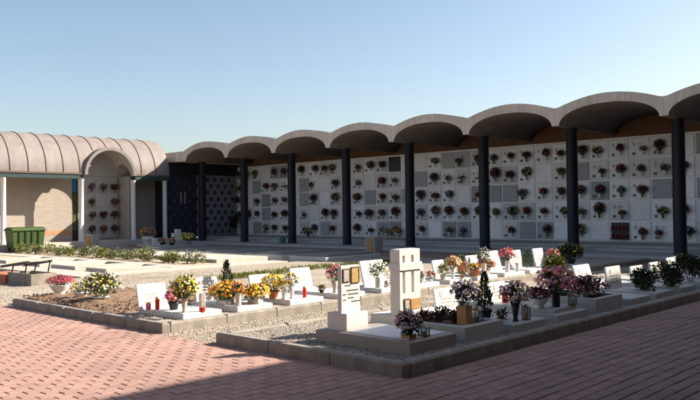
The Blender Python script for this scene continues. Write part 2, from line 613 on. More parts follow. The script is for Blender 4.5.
# runs are walked so that the bed lies on the left-hand side
kerb_run(X2, YK, X3, YK)                       # front bed, front edge
kerb_run(X3, YK + 0.132, X3, 22.5)             # front bed, edge on the brick side
kerb_run(X2, 22.5, X2, YK + 0.132)             # front bed, edge on the gravel path
kerb_run(-14.0, YK, X1, YK)                    # rear bed, front edge
kerb_run(X1, YK + 0.132, X1, 22.5)             # rear bed, edge on the gravel path

# loose pebbles and clods
def pebbles(name, m, n, x0, x1, y0, y1, z, r0, r1, seed, rej=None):
    rg = random.Random(seed)
    q = MB()
    for _ in range(n):
        x, y = rg.uniform(x0, x1), rg.uniform(y0, y1)
        if rej and rej(x, y):
            continue
        r = rg.uniform(r0, r1)
        a = rg.uniform(0, 6.28)
        vs = []
        for k in range(4):
            an = a + k * 1.57 + rg.uniform(-.4, .4)
            vs.append((x + r * math.cos(an) * rg.uniform(.7, 1.2), y + r * math.sin(an) * rg.uniform(.7, 1.2), z + rg.uniform(0, .3) * r))
        vs.append((x + rg.uniform(-.3, .3) * r, y + rg.uniform(-.3, .3) * r, z + r * rg.uniform(.5, 1.0)))
        q.add(vs, [(0, 1, 4), (1, 2, 4), (2, 3, 4), (3, 0, 4)])
    return stuff(tag(q.build(name, m), 'loose pale gravel stones spread over the paths and beds' if m.startswith('pebble') else 'crumbly brown earth clods on the bare soil', 'gravel' if m.startswith('pebble') else 'soil'))

pebbles('gravel_stones', 'pebble_bed', 9000, X2 + .14, X3 - .14, YK + .14, 10.5, 0.098, 0.008, 0.02, 1)
pebbles('gravel_stones', 'pebble', 6000, X1 + .02, X2 - .02, YK - .1, 11.5, -0.004, 0.008, 0.02, 2)
pebbles('gravel_stones', 'pebble', 6000, -14, X1 - .14, YK + .14, 11, 0.083, 0.008, 0.02, 3)
pebbles('gravel_stones', 'pebble', 2500, -18.5, -14.05, YK, 14, -0.006, 0.01, 0.025, 4)

# bare soil mound in the rear bed
rg = random.Random(5)
q = MB()
NX, NY = 46, 26
for j in range(NY + 1):
    for i in range(NX + 1):
        u, v = i / NX, j / NY
        x, y = -14.5 + 3.75 * u, 5.95 + 2.3 * v
        e = min(u, 1 - u, v, 1 - v) * 5
        h = min(1, e) * (0.05 + 0.05 * math.sin(7 * u + 3 * v) ** 2 + rg.uniform(0, 0.035))
        q.v.append((x + rg.uniform(-.02, .02), y + rg.uniform(-.02, .02), 0.075 + h - (0.03 if e < .01 else 0)))
for j in range(NY):
    for i in range(NX):
        a = j * (NX + 1) + i
        q.f.append((a, a + 1, a + NX + 2, a + NX + 1))
        q.mi.append(0)
        q.sm.append(False)
structure(q.build('soil', 'soil'))
pebbles('earth_clods', 'clod', 1500, -14.3, -10.85, 6.0, 8.1, 0.14, 0.012, 0.045, 6)

# ------------------------------------------------------------------ PLOT FIELD beyond the path
sheet('concrete_path', 'concrete_light', -40.0, -18.9, 9.6, 10.62, 0.02, 0.09)
sheet('concrete_path', 'concrete_light', -19.7, -18.9, 10.62, 16.9, 0.024, 0.09)
sheet('concrete_path', 'concrete_light', -40.0, -19.702, 13.0, 13.7, 0.02, 0.09)
sheet('soil', 'dry_earth', -36.0, -19.702, 10.62, 13.0, 0.0, 0.07)
sheet('soil', 'dry_earth', -34.0, -19.702, 13.7, 15.0, 0.01, 0.07)
plots = [(-28.0, -26.6), (-25.4, -24.0), (-23.2, -21.6), (-20.95, -19.75)]
for n, (a, c) in enumerate(plots):
    lab = ['low empty concrete grave border nearest the green waste container',
           'low empty concrete grave border second from the green waste container',
           'low empty concrete grave border third from the green waste container',
           'low empty concrete grave border beside the gravel path'][n]
    t = thing('grave_border', lab, 'grave border', ((a + c) / 2, 10.8, 0), 0, 'empty grave borders')
    hw = (c - a) / 2
    for nm, bx in (('rail', (-hw, hw, 0, 0.22)), ('rail', (-hw, -hw + .2, .222, 2.0)), ('rail', (hw - .2, hw, .222, 2.0)), ('rail', (-hw + .202, hw - .202, 1.8, 2.0))):
        qq = MB()
        qq.box(*bx, -0.05, 0.11, 0, 0.012)
        qq.build(nm, 'concrete_light', t)
o = sheet('concrete_path', 'concrete_light', -27.5, -20.4, 15.1, 17.3, 0.12, 0.2)
# flat tomb slabs in the shade of the gallery
for n, (xa, xb, ya, yb) in enumerate([(-29.6, -27.6, 17.6, 20.3), (-27.1, -25.1, 17.7, 20.4), (-24.6, -22.6, 17.6, 20.4), (-22.1, -20.1, 17.7, 20.4), (-19.6, -17.8, 17.6, 20.3)]):
    t = thing('tomb_slab', ['flat grey tomb slab beside the white cross grave', 'flat grey tomb slab second from the white cross grave', 'flat grey tomb slab third from the white cross grave', 'flat grey tomb slab fourth from the white cross grave', 'flat grey tomb slab beside the gravel path, before the gallery'][n], 'tomb slab', ((xa + xb) / 2, (ya + yb) / 2, 0), 0, 'flat tomb slabs before the gallery')
    hx, hy = (xb - xa) / 2, (yb - ya) / 2
    qq = MB(); qq.box(-hx, hx, -hy, hy, -0.05, 0.14, 0, 0.012); qq.build('base', 'stone_grey', t)
    qq = MB(); qq.box(-hx + .15, hx - .15, -hy + .15, hy - .15, 0.142, 0.21, 0, 0.012); qq.build('cover', 'granite_dark', t)

# ------------------------------------------------------------------ NICHE GALLERY
YC, YF, YW = 25.5, 24.3, 29.0
DX, XA = 3.782, -31.938
gal = thing('niche_gallery', 'long open gallery with scalloped concrete roof, dark columns and white burial niches', 'gallery', (0, 0, 0))
# floor and steps
for nm, bx in (('step', (-38.0, 2.0, 24.05, 26.2, -0.1, 0.10)), ('step', (-38.0, 2.0, 26.202, 26.75, -0.1, 0.20)), ('step', (-38.0, 2.0, 26.752, YW, -0.1, 0.29))):
    qq = MB(); qq.box(*bx, 0, 0.012); qq.build(nm, 'step_stone', gal)
structure_walk = sheet('paved_walk', 'walk_red', -36.0, 2.0, 20.9, 24.04, 0.01, 0.07)
# vaults
def zi(u):            # inner profile, u in -1..1 across the bay
    a = 0.928
    if abs(u) >= a:
        return 4.56
    return 4.56 + 0.64 * (1 - abs(u / a) ** 2.3) ** 0.52
def zo(u):            # outer profile
    au = abs(u)
    z = 5.53 - 0.38 * au ** 1.9
    if au > 0.9:
        z += 0.035 * ((au - 0.9) / 0.1) ** 2
    return z
us = sorted(set([round(-1 + 2 * k / 40, 4) for k in range(41)] + [s * v for s in (-1, 1) for v in (0.928, 0.925, 0.918, 0.905, 0.89, 0.87)]))
def vault_mesh():
    q = MB()
    n = len(us)
    hw = DX / 2 - 0.002
    ys = (0.0, 5.2)
    for y in ys:
        for u in us:
            q.v.append((u * hw, y, zi(u)))
        for u in us:
            q.v.append((u * hw, y, zo(u)))
    def F(f, mi, s=False):
        q.f.append(f); q.mi.append(mi); q.sm.append(s)
    for k in range(n - 1):
        F((k, k + 1, n + k + 1, n + k), 0)                                      # front band
        F((2 * n + k + 1, 2 * n + k, 3 * n + k, 3 * n + k + 1), 0)               # back band
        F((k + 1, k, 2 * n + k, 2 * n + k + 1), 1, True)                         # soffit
        F((n + k, n + k + 1, 3 * n + k + 1, 3 * n + k), 0, True)                 # top
    F((0, n, 3 * n, 2 * n), 0)
    F((n - 1, 3 * n - 1, 4 * n - 1, 2 * n - 1), 0)
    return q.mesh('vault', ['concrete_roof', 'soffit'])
vm_ = vault_mesh()
NB = 10
for i in range(-1, NB - 1):
    link('vault', vm_, gal, (XA + DX * (i + 0.5), YF, 0))
# flat roof at the inner corner
qq = MB(); qq.box(-40.4, XA - DX - 0.003, YF + 0.003, 29.5, 4.57, 5.13); qq.build('flat_roof', 'concrete_roof', gal)
# columns
qc = MB()
qc.lathe([(0.225, 0), (0.225, 0.05), (0.205, 0.07), (0.205, 4.37), (0.23, 4.40), (0.23, 4.456)], 20, mi=0)
cm_ = qc.mesh('column', 'column_dark')
for i in range(-1, NB):
    link('column', cm_, gal, (XA + DX * i, YC, 0.103))
# back wall with lunettes
qq = MB(); qq.box(-37.25, 2.0, YW, YW + 0.45, 0.292, 4.40); qq.build('niche_wall', 'wall_frame', gal)
qq = MB(); qq.box(-37.25, 2.0, YW - 0.10, YW - 0.002, 0.292, 0.33); qq.build('plinth', 'step_stone', gal)
qq = MB(); qq.box(-37.25, 2.0, YW + 0.06, YW + 0.40, 4.402, 5.30); qq.build('upper_wall', 'lunette_wood', gal)
qq = MB(); qq.box(-37.25, 2.0, YW - 0.04, YW - 0.002, 4.36, 4.43); qq.build('moulding', 'wall_frame', gal)
# niche slabs
PIT, PZ = 0.826, 0.81
Z0 = 0.335
PW, PH = 0.755, 0.735
q1 = MB(); q1.box(-PW / 2, PW / 2, -0.035, 0.0, -PH / 2, PH / 2, 0)
slab_me = {m: None for m in ('marble_white', 'marble_mid', 'marble_grey', 'marble_black')}
def slab_mesh(m):
    q = MB()
    x, z, c = PW / 2, PH / 2, 0.012
    vs = [(-x, 0, -z), (x, 0, -z), (x, 0, z), (-x, 0, z), (-x, -.022, -z), (x, -.022, -z), (x, -.022, z), (-x, -.022, z),
          (-x + c, -.034, -z + c), (x - c, -.034, -z + c), (x - c, -.034, z - c), (-x + c, -.034, z - c)]
    fs = [(0, 1, 5, 4), (1, 2, 6, 5), (2, 3, 7, 6), (3, 0, 4, 7), (4, 5, 9, 8), (5, 6, 10, 9), (6, 7, 11, 10), (7, 4, 8, 11), (8, 9, 10, 11)]
    q.add(vs, fs)
    return q.mesh('niche_slab', m)
for m in slab_me:
    slab_me[m] = slab_mesh(m)
# small plates: oval portrait and lines of letters
def plate_mesh(k):
    rg_ = random.Random(30 + k)
    q = MB()
    n = 10
    cx, cz = -0.22, 0.14
    vs = [(cx + 0.055 * math.cos(2 * math.pi * i / n), -0.042, cz + 0.075 * math.sin(2 * math.pi * i / n)) for i in range(n)]
    q.add(vs, [tuple(reversed(range(n)))], 0)
    for r in range(3):
        x = -0.10 + rg_.uniform(0, .05)
        while x < 0.12 - r * 0.03:
            w = rg_.uniform(.015, .04)
            q.box(x, x + w, -0.038, -0.034, 0.16 - r * 0.055, 0.185 - r * 0.055, 1)
            x += w + 0.012
    q.box(-0.27, -0.19, -0.10, -0.034, -0.28, -0.18, 1)
    return q.mesh('inscription', ['photo_grey', 'plate'])
plate_me = [plate_mesh(k) for k in range(4)]

BOUQ = {4: [-44, -43, -42, -40, -39, -37, -36, -35, -34, -32, -31, -30, -26, -24, -23, -22, -21, -20, -19, -18, -17, -16, -15, -14, -13],
        3: [-44, -41, -40, -39, -36, -34, -32, -30, -29, -26, -25, -24, -23, -22, -21, -20, -18, -16, -15, -14, -13, -12],
        2: [-44, -42, -40, -39, -36, -34, -32, -30, -29, -27, -26, -25, -23, -20, -19, -18, -17, -16, -15, -14],
        1: [-44, -43, -42, -40, -39, -37, -35, -34, -32, -31, -30, -29, -27, -26, -25, -24, -23, -22, -21, -20, -19, -18, -17, -16, -15, -13, -12],
        0: [-41, -40, -39, -37, -36, -34, -32, -31, -30, -29, -27, -25, -24, -21, -19, -17, -14, -13, -12]}
LOW = {(3, -39), (3, -24), (3, -23)}
GREY = {(4, -40), (4, -39), (4, -25), (4, -24), (3, -42), (3, -37), (3, -27), (3, -17), (2, -41), (2, -37), (2, -31), (2, -28), (2, -23), (2, -22), (2, -21),
        (2, -13), (2, -16), (1, -41), (0, -42), (0, -35), (0, -30), (0, -29), (0, -25), (0, -24), (0, -20), (0, -19), (2, -11), (4, -11), (1, -9), (3, -7)}
rgp = random.Random(11)
def niche_xz(k, r):
    return -0.306 - 0.10 + k * PIT, Z0 + PZ * (r + 0.5)
for k in range(-44, 2):
    for r in range(5):
        x, z = niche_xz(k, r)
        if x + PW / 2 > 1.95:
            continue
        has = k in BOUQ[r] or k > -12 and rgp.random() < 0.6
        if (r, k) == (4, -29):
            m = 'marble_black'
        elif (r, k) in GREY:
            m = 'marble_grey'
        elif has and rgp.random() < 0.38:
            m = 'marble_mid'
        else:
            m = 'marble_white'
        s = link('niche_slab', slab_me[m], gal, (x, YW - 0.001, z))
        if has and m != 'marble_black':
            link('inscription', rgp.choice(plate_me), s)

# dark end wall with chequered ossuary tiles
ew = MB(); ew.box(-37.25, -37.0, 23.97, YW - 0.003, 0.292, 3.90); ew.build('end_wall', 'tile_wall', gal)
eb = MB(); eb.box(-37.3, -36.9, 23.97, YW - 0.003, 3.902, 4.562); eb.build('lintel', 'dark_beam', gal)
td = MB()
td.box(0, 0.03, -0.085, 0.085, -0.11, 0.11)
td_m = td.mesh('ossuary_tile', 'dark_tile')
for j in range(9):
    for i in range(19):
        if (i + j) % 2:
            continue
        y = 24.15 + i * 0.262
        if y > 28.85:
            continue
        link('ossuary_tile', td_m, gal, (-36.999, y, 0.56 + j * 0.385))
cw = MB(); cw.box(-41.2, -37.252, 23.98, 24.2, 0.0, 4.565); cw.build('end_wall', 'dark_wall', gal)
dw = MB(); dw.box(-36.96, -36.90, 23.98, 25.9, 0.10, 3.88); dw.build('door_leaf', 'dark_wall', gal)  # darker stretch of the tiled wall: its deeper shade put into the colour
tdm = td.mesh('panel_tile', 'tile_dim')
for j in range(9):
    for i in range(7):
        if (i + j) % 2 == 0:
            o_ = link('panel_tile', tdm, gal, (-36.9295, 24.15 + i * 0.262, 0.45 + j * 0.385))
for y in (24.85, 25.12):
    dh = MB(); dh.box(-36.899, -36.87, y - 0.03, y + 0.03, 2.2, 2.9); dh.build('door_handle', 'pot_grey', gal)

# ------------------------------------------------------------------ BARREL-ROOFED BUILDING
XL, XB = -36.8, -38.15
PYC, PZC, PRI, PRO = 20.3, 3.72, 1.31, 1.47
bar = thing('barrel_roof_building', 'brick arcade under a brown metal barrel roof with one arched portal', 'building', (0, 0, 0))
for bx in ((-41.0, -36.0, 4.0, 23.95, -0.1, 0.14), (-41.0, -36.35, 4.0, 23.95, 0.142, 0.28)):
    qq = MB(); qq.box(*bx, 0, 0.012); qq.build('step', 'concrete_light', bar)
# roof panels
CX, CZ, RR = -38.75, 3.79, 2.1
edges = [23.95 - 0.885 * k for k in range(23)]
for n in range(len(edges) - 1):
    y1, y0 = edges[n] - 0.004, edges[n + 1] + 0.004
    near = y1 > PYC - PRO - 0.1 and y0 < PYC + PRO + 0.1
    ny = 22 if near else 1
    na = 90 if near else 36
    q = MB()
    for i in range(ny + 1):
        y = y0 + (y1 - y0) * i / ny
        for a in range(na + 1):
            an = math.pi * a / na
            q.v.append((CX + RR * math.cos(an), y, CZ + RR * math.sin(an)))
    for i in range(ny):
        for a in range(na):
            v0 = i * (na + 1) + a
            yc = y0 + (y1 - y0) * (i + .5) / ny
            an = math.pi * (a + .5) / na
            xc, zc = CX + RR * math.cos(an), CZ + RR * math.sin(an)
            if xc > XB and abs(yc - PYC) < 1.39 and math.hypot(yc - PYC, max(0, zc - PZC)) < 1.39:
                continue
            q.f.append((v0, v0 + 1, v0 + na + 2, v0 + na + 1)); q.mi.append(0); q.sm.append(True)
    q.build('roof_panel', 'metal_roof', bar)
    # raised seam
    if n > 0:
        q = MB()
        ys = edges[n]
        pts = []
        for a in range(41):
            an = math.pi * a / 40
            xo, zo_ = CX + (RR + .03) * math.cos(an), CZ + (RR + .03) * math.sin(an)
            inside = xo > XB and abs(ys - PYC) < 1.45 and math.hypot(ys - PYC, max(0, zo_ - PZC)) < 1.45
            pts.append((an, inside))
        for a in range(40):
            if pts[a][1] or pts[a + 1][1]:
                continue
            vs = []
            for an in (pts[a][0], pts[a + 1][0]):
                for rr, yy in ((RR - .01, ys - .014), (RR + .028, ys - .014), (RR + .028, ys + .014), (RR - .01, ys + .014)):
                    vs.append((CX + rr * math.cos(an), yy, CZ + rr * math.sin(an)))
            q.add(vs, [(0, 1, 5, 4), (1, 2, 6, 5), (2, 3, 7, 6)], 0)
        if q.f:
            q.build('seam', 'seam', bar)
# gable end
q = MB()
n = 24
for y in (23.90, 23.965):
    q.add([(CX + (RR - .02) * math.cos(math.pi * k / n), y, CZ + (RR - .02) * math.sin(math.pi * k / n)) for k in range(n + 1)], [tuple(range(n + 1))], 0)
q.build('gable', 'metal_roof', bar)
# eave beams
for ya, yb in ((4.0, PYC - PRO - 0.02), (PYC + PRO + 0.02, 23.95)):
    qq = MB(); qq.box(XL - 0.15, XL + 0.16, ya, yb, 3.50, 3.785); qq.build('eave_beam', 'eave_green', bar)
    qq = MB(); qq.box(XL + 0.165, XL + 0.20, ya, yb, 3.72, 3.81); qq.build('gutter', 'seam', bar)
# pillars
qp = MB()
qp.lathe([(0.16, 0), (0.16, 0.06), (0.125, 0.08), (0.125, 3.12), (0.15, 3.15), (0.15, 3.215)], 18)
pm = qp.mesh('pillar', 'pillar_white')
for y in (6.9, 10.87, 14.82, 18.75, 21.74, 23.72):
    link('pillar', pm, bar, (XL, y, 0.282))
# back wall, window strip, brick band
for ya, yb in ((4.0, 18.93), (19.25, 23.95)):
    qq = MB(); qq.box(XB - 0.3, XB, ya, yb, 0.282, 3.72); qq.build('back_wall', 'wall_brick', bar)
    qq = MB(); qq.box(XB + 0.001, XB + 0.006, ya, yb, 0.62, 0.86); qq.build('brick_band', 'brick_band', bar)
qq = MB(); qq.box(XB - 0.3, XB - 0.002, 4.0, 23.95, 3.722, 5.2); qq.build('upper_wall', 'plaster', bar)
wf = MB()
wf.box(XB - 0.10, XB - 0.02, 18.932, 18.96, 0.282, 3.718); wf.box(XB - 0.10, XB - 0.02, 19.22, 19.248, 0.282, 3.718)
wf.box(XB - 0.10, XB - 0.02, 18.962, 19.218, 2.80, 2.86)
win = wf.build('window', 'iron', bar)
qq = MB(); qq.box(XB - 0.08, XB - 0.05, 18.962, 19.218, 2.862, 3.716); qq.build('blue_panel', 'blue_panel', win)
qq = MB(); qq.box(XB - 0.08, XB - 0.05, 18.962, 19.218, 0.9, 2.798); qq.build('pane', 'window_green', win)
qq = MB(); qq.box(XB - 0.09, XB - 0.03, 18.962, 19.218, 0.282, 0.898); qq.build('lower_panel', 'iron', win)
# portal shell (outer and inner skins with the ring at the front), corridor vault cut through
XCV, RCV = -37.48, 0.655
q = MB()
na, nx = 60, 26
xs = [XL + 0.28 + (XB - XL - 0.28) * i / nx for i in range(nx + 1)]
def arc(r, a):
    return PYC + r * math.cos(a), PZC + r * math.sin(a)
for rr, mi, flip in ((PRI, 1, False), (PRO, 0, True)):
    for i in range(nx):
        for a in range(na):
            a0, a1 = math.pi * a / na, math.pi * (a + 1) / na
            xm = (xs[i] + xs[i + 1]) / 2
            ym, zm = arc(rr, (a0 + a1) / 2)
            if rr == PRI and math.hypot(xm - XCV, zm - PZC) < RCV:
                continue
            if rr == PRO:
                # outside skin only where it stands clear of the barrel
                if math.hypot(xs[i + 1] - CX, zm - CZ) < RR - 0.25:
                    continue
            p = [(xs[i], *arc(rr, a0)), (xs[i + 1], *arc(rr, a0)), (xs[i + 1], *arc(rr, a1)), (xs[i], *arc(rr, a1))]
            q.add(p, [(0, 1, 2, 3)], mi, True)
for a in range(na):
    a0, a1 = math.pi * a / na, math.pi * (a + 1) / na
    q.add([(xs[0], *arc(PRI, a0)), (xs[0], *arc(PRO, a0)), (xs[0], *arc(PRO, a1)), (xs[0], *arc(PRI, a1))], [(0, 1, 2, 3)], 0)
q.build('portal_arch', ['metal_roof', 'plaster'], bar)
# corridor ceiling
q = MB()
for ya, yb in ((4.0, PYC - 0.9), (PYC + 0.9, 23.9)):
    for a in range(20):
        a0, a1 = math.pi * a / 20, math.pi * (a + 1) / 20
        # keep only outside the portal vault
        for s in range(24):
            s0, s1 = ya + (yb - ya) * s / 24, ya + (yb - ya) * (s + 1) / 24
            zz = PZC + RCV * math.sin((a0 + a1) / 2)
            if math.hypot((s0 + s1) / 2 - PYC, zz - PZC) < PRI:
                continue
            q.add([(XCV + RCV * math.cos(a0), s0, PZC + RCV * math.sin(a0)), (XCV + RCV * math.cos(a1), s0, PZC + RCV * math.sin(a1)),
                   (XCV + RCV * math.cos(a1), s1, PZC + RCV * math.sin(a1)), (XCV + RCV * math.cos(a0), s1, PZC + RCV * math.sin(a0))], [(0, 1, 2, 3)], 0, True)
q.build('corridor_ceiling', 'plaster', bar)
# portal side wall and niche panel
qq = MB(); qq.box(XB + 0.002, XL - 0.17, 21.60, 21.74, 0.282, 3.716); qq.build('side_wall', 'wall_brick_side', bar)
qq = MB(); qq.box(XB + 0.008, XB + 0.04, 19.45, 21.56, 0.40, 3.70); pn = qq.build('niche_panel', 'plaster', bar)
qs = MB(); qs.box(0, 0.03, -0.30, 0.30, -0.37, 0.37)
psm = qs.mesh('niche_slab', 'plaster')
for i in range(3):
    for j in range(4):
        link('niche_slab', psm, pn, (XB + 0.0402, 19.87 + i * 0.66, 0.84 + j * 0.80))

# ------------------------------------------------------------------ unseen WING added to shade the near court
wing = thing('shade_wing', 'unseen tall plastered wing added to cast shade over the brick court', 'building', (0, 0, 0))
qq = MB(); qq.box(2.43, 11.0, -8.0, 40.0, -0.1, 10.2); qq.build('wall', 'blocker_plaster', wing)
qq = MB(); qq.box(2.28, 11.2, -8.2, 40.2, 10.2, 10.5); qq.build('cornice', 'concrete_roof', wing)
qq = MB(); qq.box(-2.2, 2.428, -3.3, 23.5, 4.5, 4.8); qq.build('shade_canopy', 'concrete_roof', wing)  # unseen roof slab added to deepen the foreground shade
for y in (-3.0, 7.2, 14.0, 21.0):
    link('column', cm_, wing, (-1.9, y, 0.02))
for k in range(11):
    qq = MB(); qq.box(2.38, 2.428, -6 + k * 4.2, -4.8 + k * 4.2, 5.2, 7.4); w_ = qq.build('window', 'iron', wing)
    qq = MB(); qq.box(2.36, 2.378, -5.9 + k * 4.2, -4.9 + k * 4.2, 5.3, 7.3); qq.build('pane', 'window_green', w_)

back = thing('shade_building', 'unseen plastered block added behind the brick paving to deepen its shade', 'building', (0, 0, 0))  # unseen block added to hide sky light from the near paving
qq = MB(); qq.box(-14.0, 2.0, -12.0, -3.6, -0.1, 5.4); qq.build('wall', 'blocker_plaster', back)
qq = MB(); qq.box(-14.2, 2.0, -12.2, -3.4, 5.402, 5.7); qq.build('cornice', 'concrete_roof', back)
for k in range(5):
    qq = MB(); qq.box(-12.6 + k * 2.9, -11.3 + k * 2.9, -3.598, -3.55, 0.9, 3.0); w_ = qq.build('window', 'iron', back)
    qq = MB(); qq.box(-12.5 + k * 2.9, -11.4 + k * 2.9, -3.548, -3.53, 1.0, 2.9); qq.build('pane', 'window_green', w_)

# ------------------------------------------------------------------ FLOWERS, VASES
def posy(seed, r, h, nf, nl, fs, npet, ll, lw, stem=0.0, lmat_n=1, flat=1.0):
    """leaves and flower heads of one bouquet, origin at the mouth of the vase"""
    rg_ = random.Random(seed)
    lv, fl = MB(), MB()
    c = Vector((0, 0, stem + h * 0.42))
    for _ in range(nl):
        d = Vector((rg_.gauss(0, 1), rg_.gauss(0, 1), rg_.gauss(0.25, 0.9)))
        d.normalize()
        p = c + Vector((d.x * r, d.y * r, d.z * h * 0.5)) * rg_.uniform(0.25, 0.86)
        if p.z < 0:
            p.z = rg_.uniform(0, .3) * h
        lv.leaf(p, d * .6 + Vector((rg_.uniform(-.9, .9), rg_.uniform(-.9, .9), rg_.uniform(-.5, .9))), ll * rg_.uniform(.6, 1.2), lw * rg_.uniform(.7, 1.2), rg_)
    for _ in range(max(3, nf // 6)):
        a = rg_.uniform(0, 6.28)
        lv.tube((0.15 * r * math.cos(a), 0.15 * r * math.sin(a), -0.03), (0.6 * r * math.cos(a), 0.6 * r * math.sin(a), c.z), 0.004, n=3)
    for i in range(nf):
        for _t in range(20):
            d = Vector((rg_.gauss(0, 1), rg_.gauss(0, 1), rg_.gauss(0.35, 0.8)))
            d.normalize()
            if d.z > -0.35:
                break
        bumpy = rg_.uniform(0.82, 1.12)
        p = c + Vector((d.x * r, d.y * r, d.z * h * 0.5 * flat)) * bumpy
        fl.head(p, d + Vector((0, 0, 0.35)), fs * rg_.uniform(.7, 1.2), rg_, rg_.randrange(npet))
    return lv, fl

def pot_mesh(kind, r, h):
    q = MB()
    if kind == 'cone':
        q.lathe([(r * .62, 0), (r * .66, h * .06), (r * .45, h * .16), (r * .6, h * .5), (r, h), (r * .85, h), (r * .7, h * .9)], 14)
    elif kind == 'cyl':
        q.lathe([(r * .95, 0), (r * .9, h * .05), (r * .9, h * .9), (r, h), (r * .8, h), (r * .8, h * .92)], 14)
    elif kind == 'pot':
        q.lathe([(r * .68, 0), (r * .9, h * .72), (r, h * .73), (r, h), (r * .86, h), (r * .84, h * .85)], 16)
    elif kind == 'bowl':
        q.lathe([(r * .5, 0), (r * .52, h * .08), (r * .42, h * .2), (r * .72, h * .5), (r, h * .92), (r * 1.04, h), (r * .9, h), (r * .8, h * .85)], 18)
    elif kind == 'box':
        q.box(-r, r, -r, r, 0, h * .97)
        q.box(-r * 1.06, r * 1.06, -r * 1.06, r * 1.06, h * .9, h * .96)
        q.box(-r * 1.06, r * 1.06, -r * 1.06, r * 1.06, h * .02, h * .08)
    return q

def flowers(name, label, cat, loc, kind, pm, pr, ph, r, h, nf, nl, fs, pets, lmat='leaf', ll=0.07, lw=0.025, seed=None, group=None, stem=0.0, flat=1.0, rotz=0.0):
    seed = seed if seed is not None else sum(ord(ch) * (n_ + 1) for n_, ch in enumerate(label)) % 9999
    t = thing(name, label, cat, loc, rotz, group)
    pot_mesh(kind, pr, ph).build('vase' if name == 'flower_vase' else 'pot', pm, t)
    lv, fl = posy(seed, r, h, int(nf * 1.5), int(nl * 1.5), fs * 0.8, len(pets), ll, lw, stem, flat=flat)
    z = ph * 0.93
    if lv.f:
        lv.build('leaves', lmat, t, (0, 0, z))
    if fl.f:
        fl.build('flowers', ['petal_' + p for p in pets], t, (0, 0, z))
    return t

# --- bouquets on the niche wall
bouq_kinds = []
KINDS = [('dark red', ['maroon', 'red'], 'leaf_dark'), ('dusky pink', ['dusk', 'maroon'], 'leaf_dark'), ('pale lilac', ['mauve', 'lilac'], 'leaf_dark'),
         ('rusty orange', ['rust', 'maroon'], 'leaf_dark'), ('cream and green', ['straw', 'cream'], 'leaf_dark'), ('plum coloured', ['plum', 'magenta'], 'leaf_dark'),
         ('deep magenta', ['magenta', 'maroon'], 'leaf_dark'), ('leafy yellow', ['straw', 'rust'], 'leaf_dark')]
for i, (nm, pets, lm) in enumerate(KINDS):
    vs = []
    for s in range(2):
        lv, fl = posy(400 + i * 7 + s, 0.19 + 0.03 * s, 0.38, 62, 260, 0.034, 2, 0.085, 0.04)
        vs.append((lv.mesh('leaves', lm), fl.mesh('flowers', ['petal_' + p for p in pets])))
    bouq_kinds.append(vs)
lv, fl = posy(777, 0.24, 0.20, 40, 60, 0.036, 2, 0.08, 0.03)
low_kind = (lv.mesh('leaves', 'leaf_dark'), fl.mesh('flowers', ['petal_maroon', 'petal_rust']))
vq = MB()
vq.lathe([(0.035, 0), (0.045, 0.02), (0.04, 0.1), (0.058, 0.17), (0.045, 0.17)], 10)
vq.box(-0.015, 0.015, 0.03, 0.155, 0.05, 0.08)
vase_me = {m: vq.mesh('vase', m) for m in ('pot_white', 'bronze', 'vase_steel')}
ORD = ['first', 'second', 'third', 'fourth', 'fifth', 'sixth', 'seventh', 'eighth', 'ninth', 'tenth', 'eleventh', 'twelfth']
ROW = ['lowest', 'second lowest', 'middle', 'second highest', 'topmost']
rgb_ = random.Random(21)
USED = {}
for r in range(5):
    for k in BOUQ[r]:
        x, z = niche_xz(k, r)
        bx = x + rgb_.choices([0.10, 0.16, 0.02, -0.12], weights=[6, 3, 2, 1])[0] + rgb_.uniform(-.05, .05)
        bay = int((bx - (XA - 2 * DX)) // DX)
        wts = [3, 2, 2.2, 1.6, 2, 1.4, 2, 1.0]
        for u_ in USED.get((r, bay), ()):
            wts[u_] = 0
        kk = rgb_.choices(range(8), weights=wts)[0]
        USED.setdefault((r, bay), []).append(kk)
        low = (r, k) in LOW
        nm = 'low dark red' if low else KINDS[kk][0]
        t = thing('niche_bouquet', '%s bouquet, %s niche row, %s bay from dark tiled wall' % (nm, ROW[r], ORD[bay]), 'bouquet',
                  (bx, YW - 0.19, z - 0.30 + rgb_.uniform(-.03, .03)), rgb_.uniform(-.3, .3), 'bouquets on the niche wall')
        vm2 = rgb_.choices(['pot_white', 'bronze', 'vase_steel'], weights=[5, 2, 1])[0]
        link('vase', vase_me[vm2], t).rotation_euler.z = -t.rotation_euler.z
        lvm, flm = low_kind if low else rgb_.choice(bouq_kinds[kk])
        s = rgb_.choice([rgb_.uniform(0.72, 0.95), rgb_.uniform(0.9, 1.2), rgb_.uniform(0.95, 1.28)])
        sz = s * rgb_.uniform(0.75, 1.2)
        a = link('leaves', lvm, t, (0, 0, 0.14)); a.scale = (s, s * .8, sz)
        a = link('flowers', flm, t, (0, 0, 0.14)); a.scale = (s, s * .8, sz)
# shelf niche with rows of small red lamps
t = thing('lamp_shelf', 'dark shelf with two rows of small red grave lamps in a bottom niche', 'shelf', (-0.306 - 0.1 - 15 * PIT, YW - 0.04, Z0 + PZ * .5))
qq = MB(); qq.box(-.36, .36, -0.02, 0.0, -.34, .34); qq.build('back', 'pot_dark', t)
for z in (-.32, 0.02):
    qq = MB(); qq.box(-.36, .36, -0.18, -0.021, z, z + .03); qq.build('board', 'pot_dark', t)
    for k in range(5):
        qq = MB(); qq.lathe([(.05, 0), (.055, .12), (.03, .16)], 10); o = qq.build('lamp', 'petal_maroon', t, (-.28 + .14 * k, -.10, z + .031))
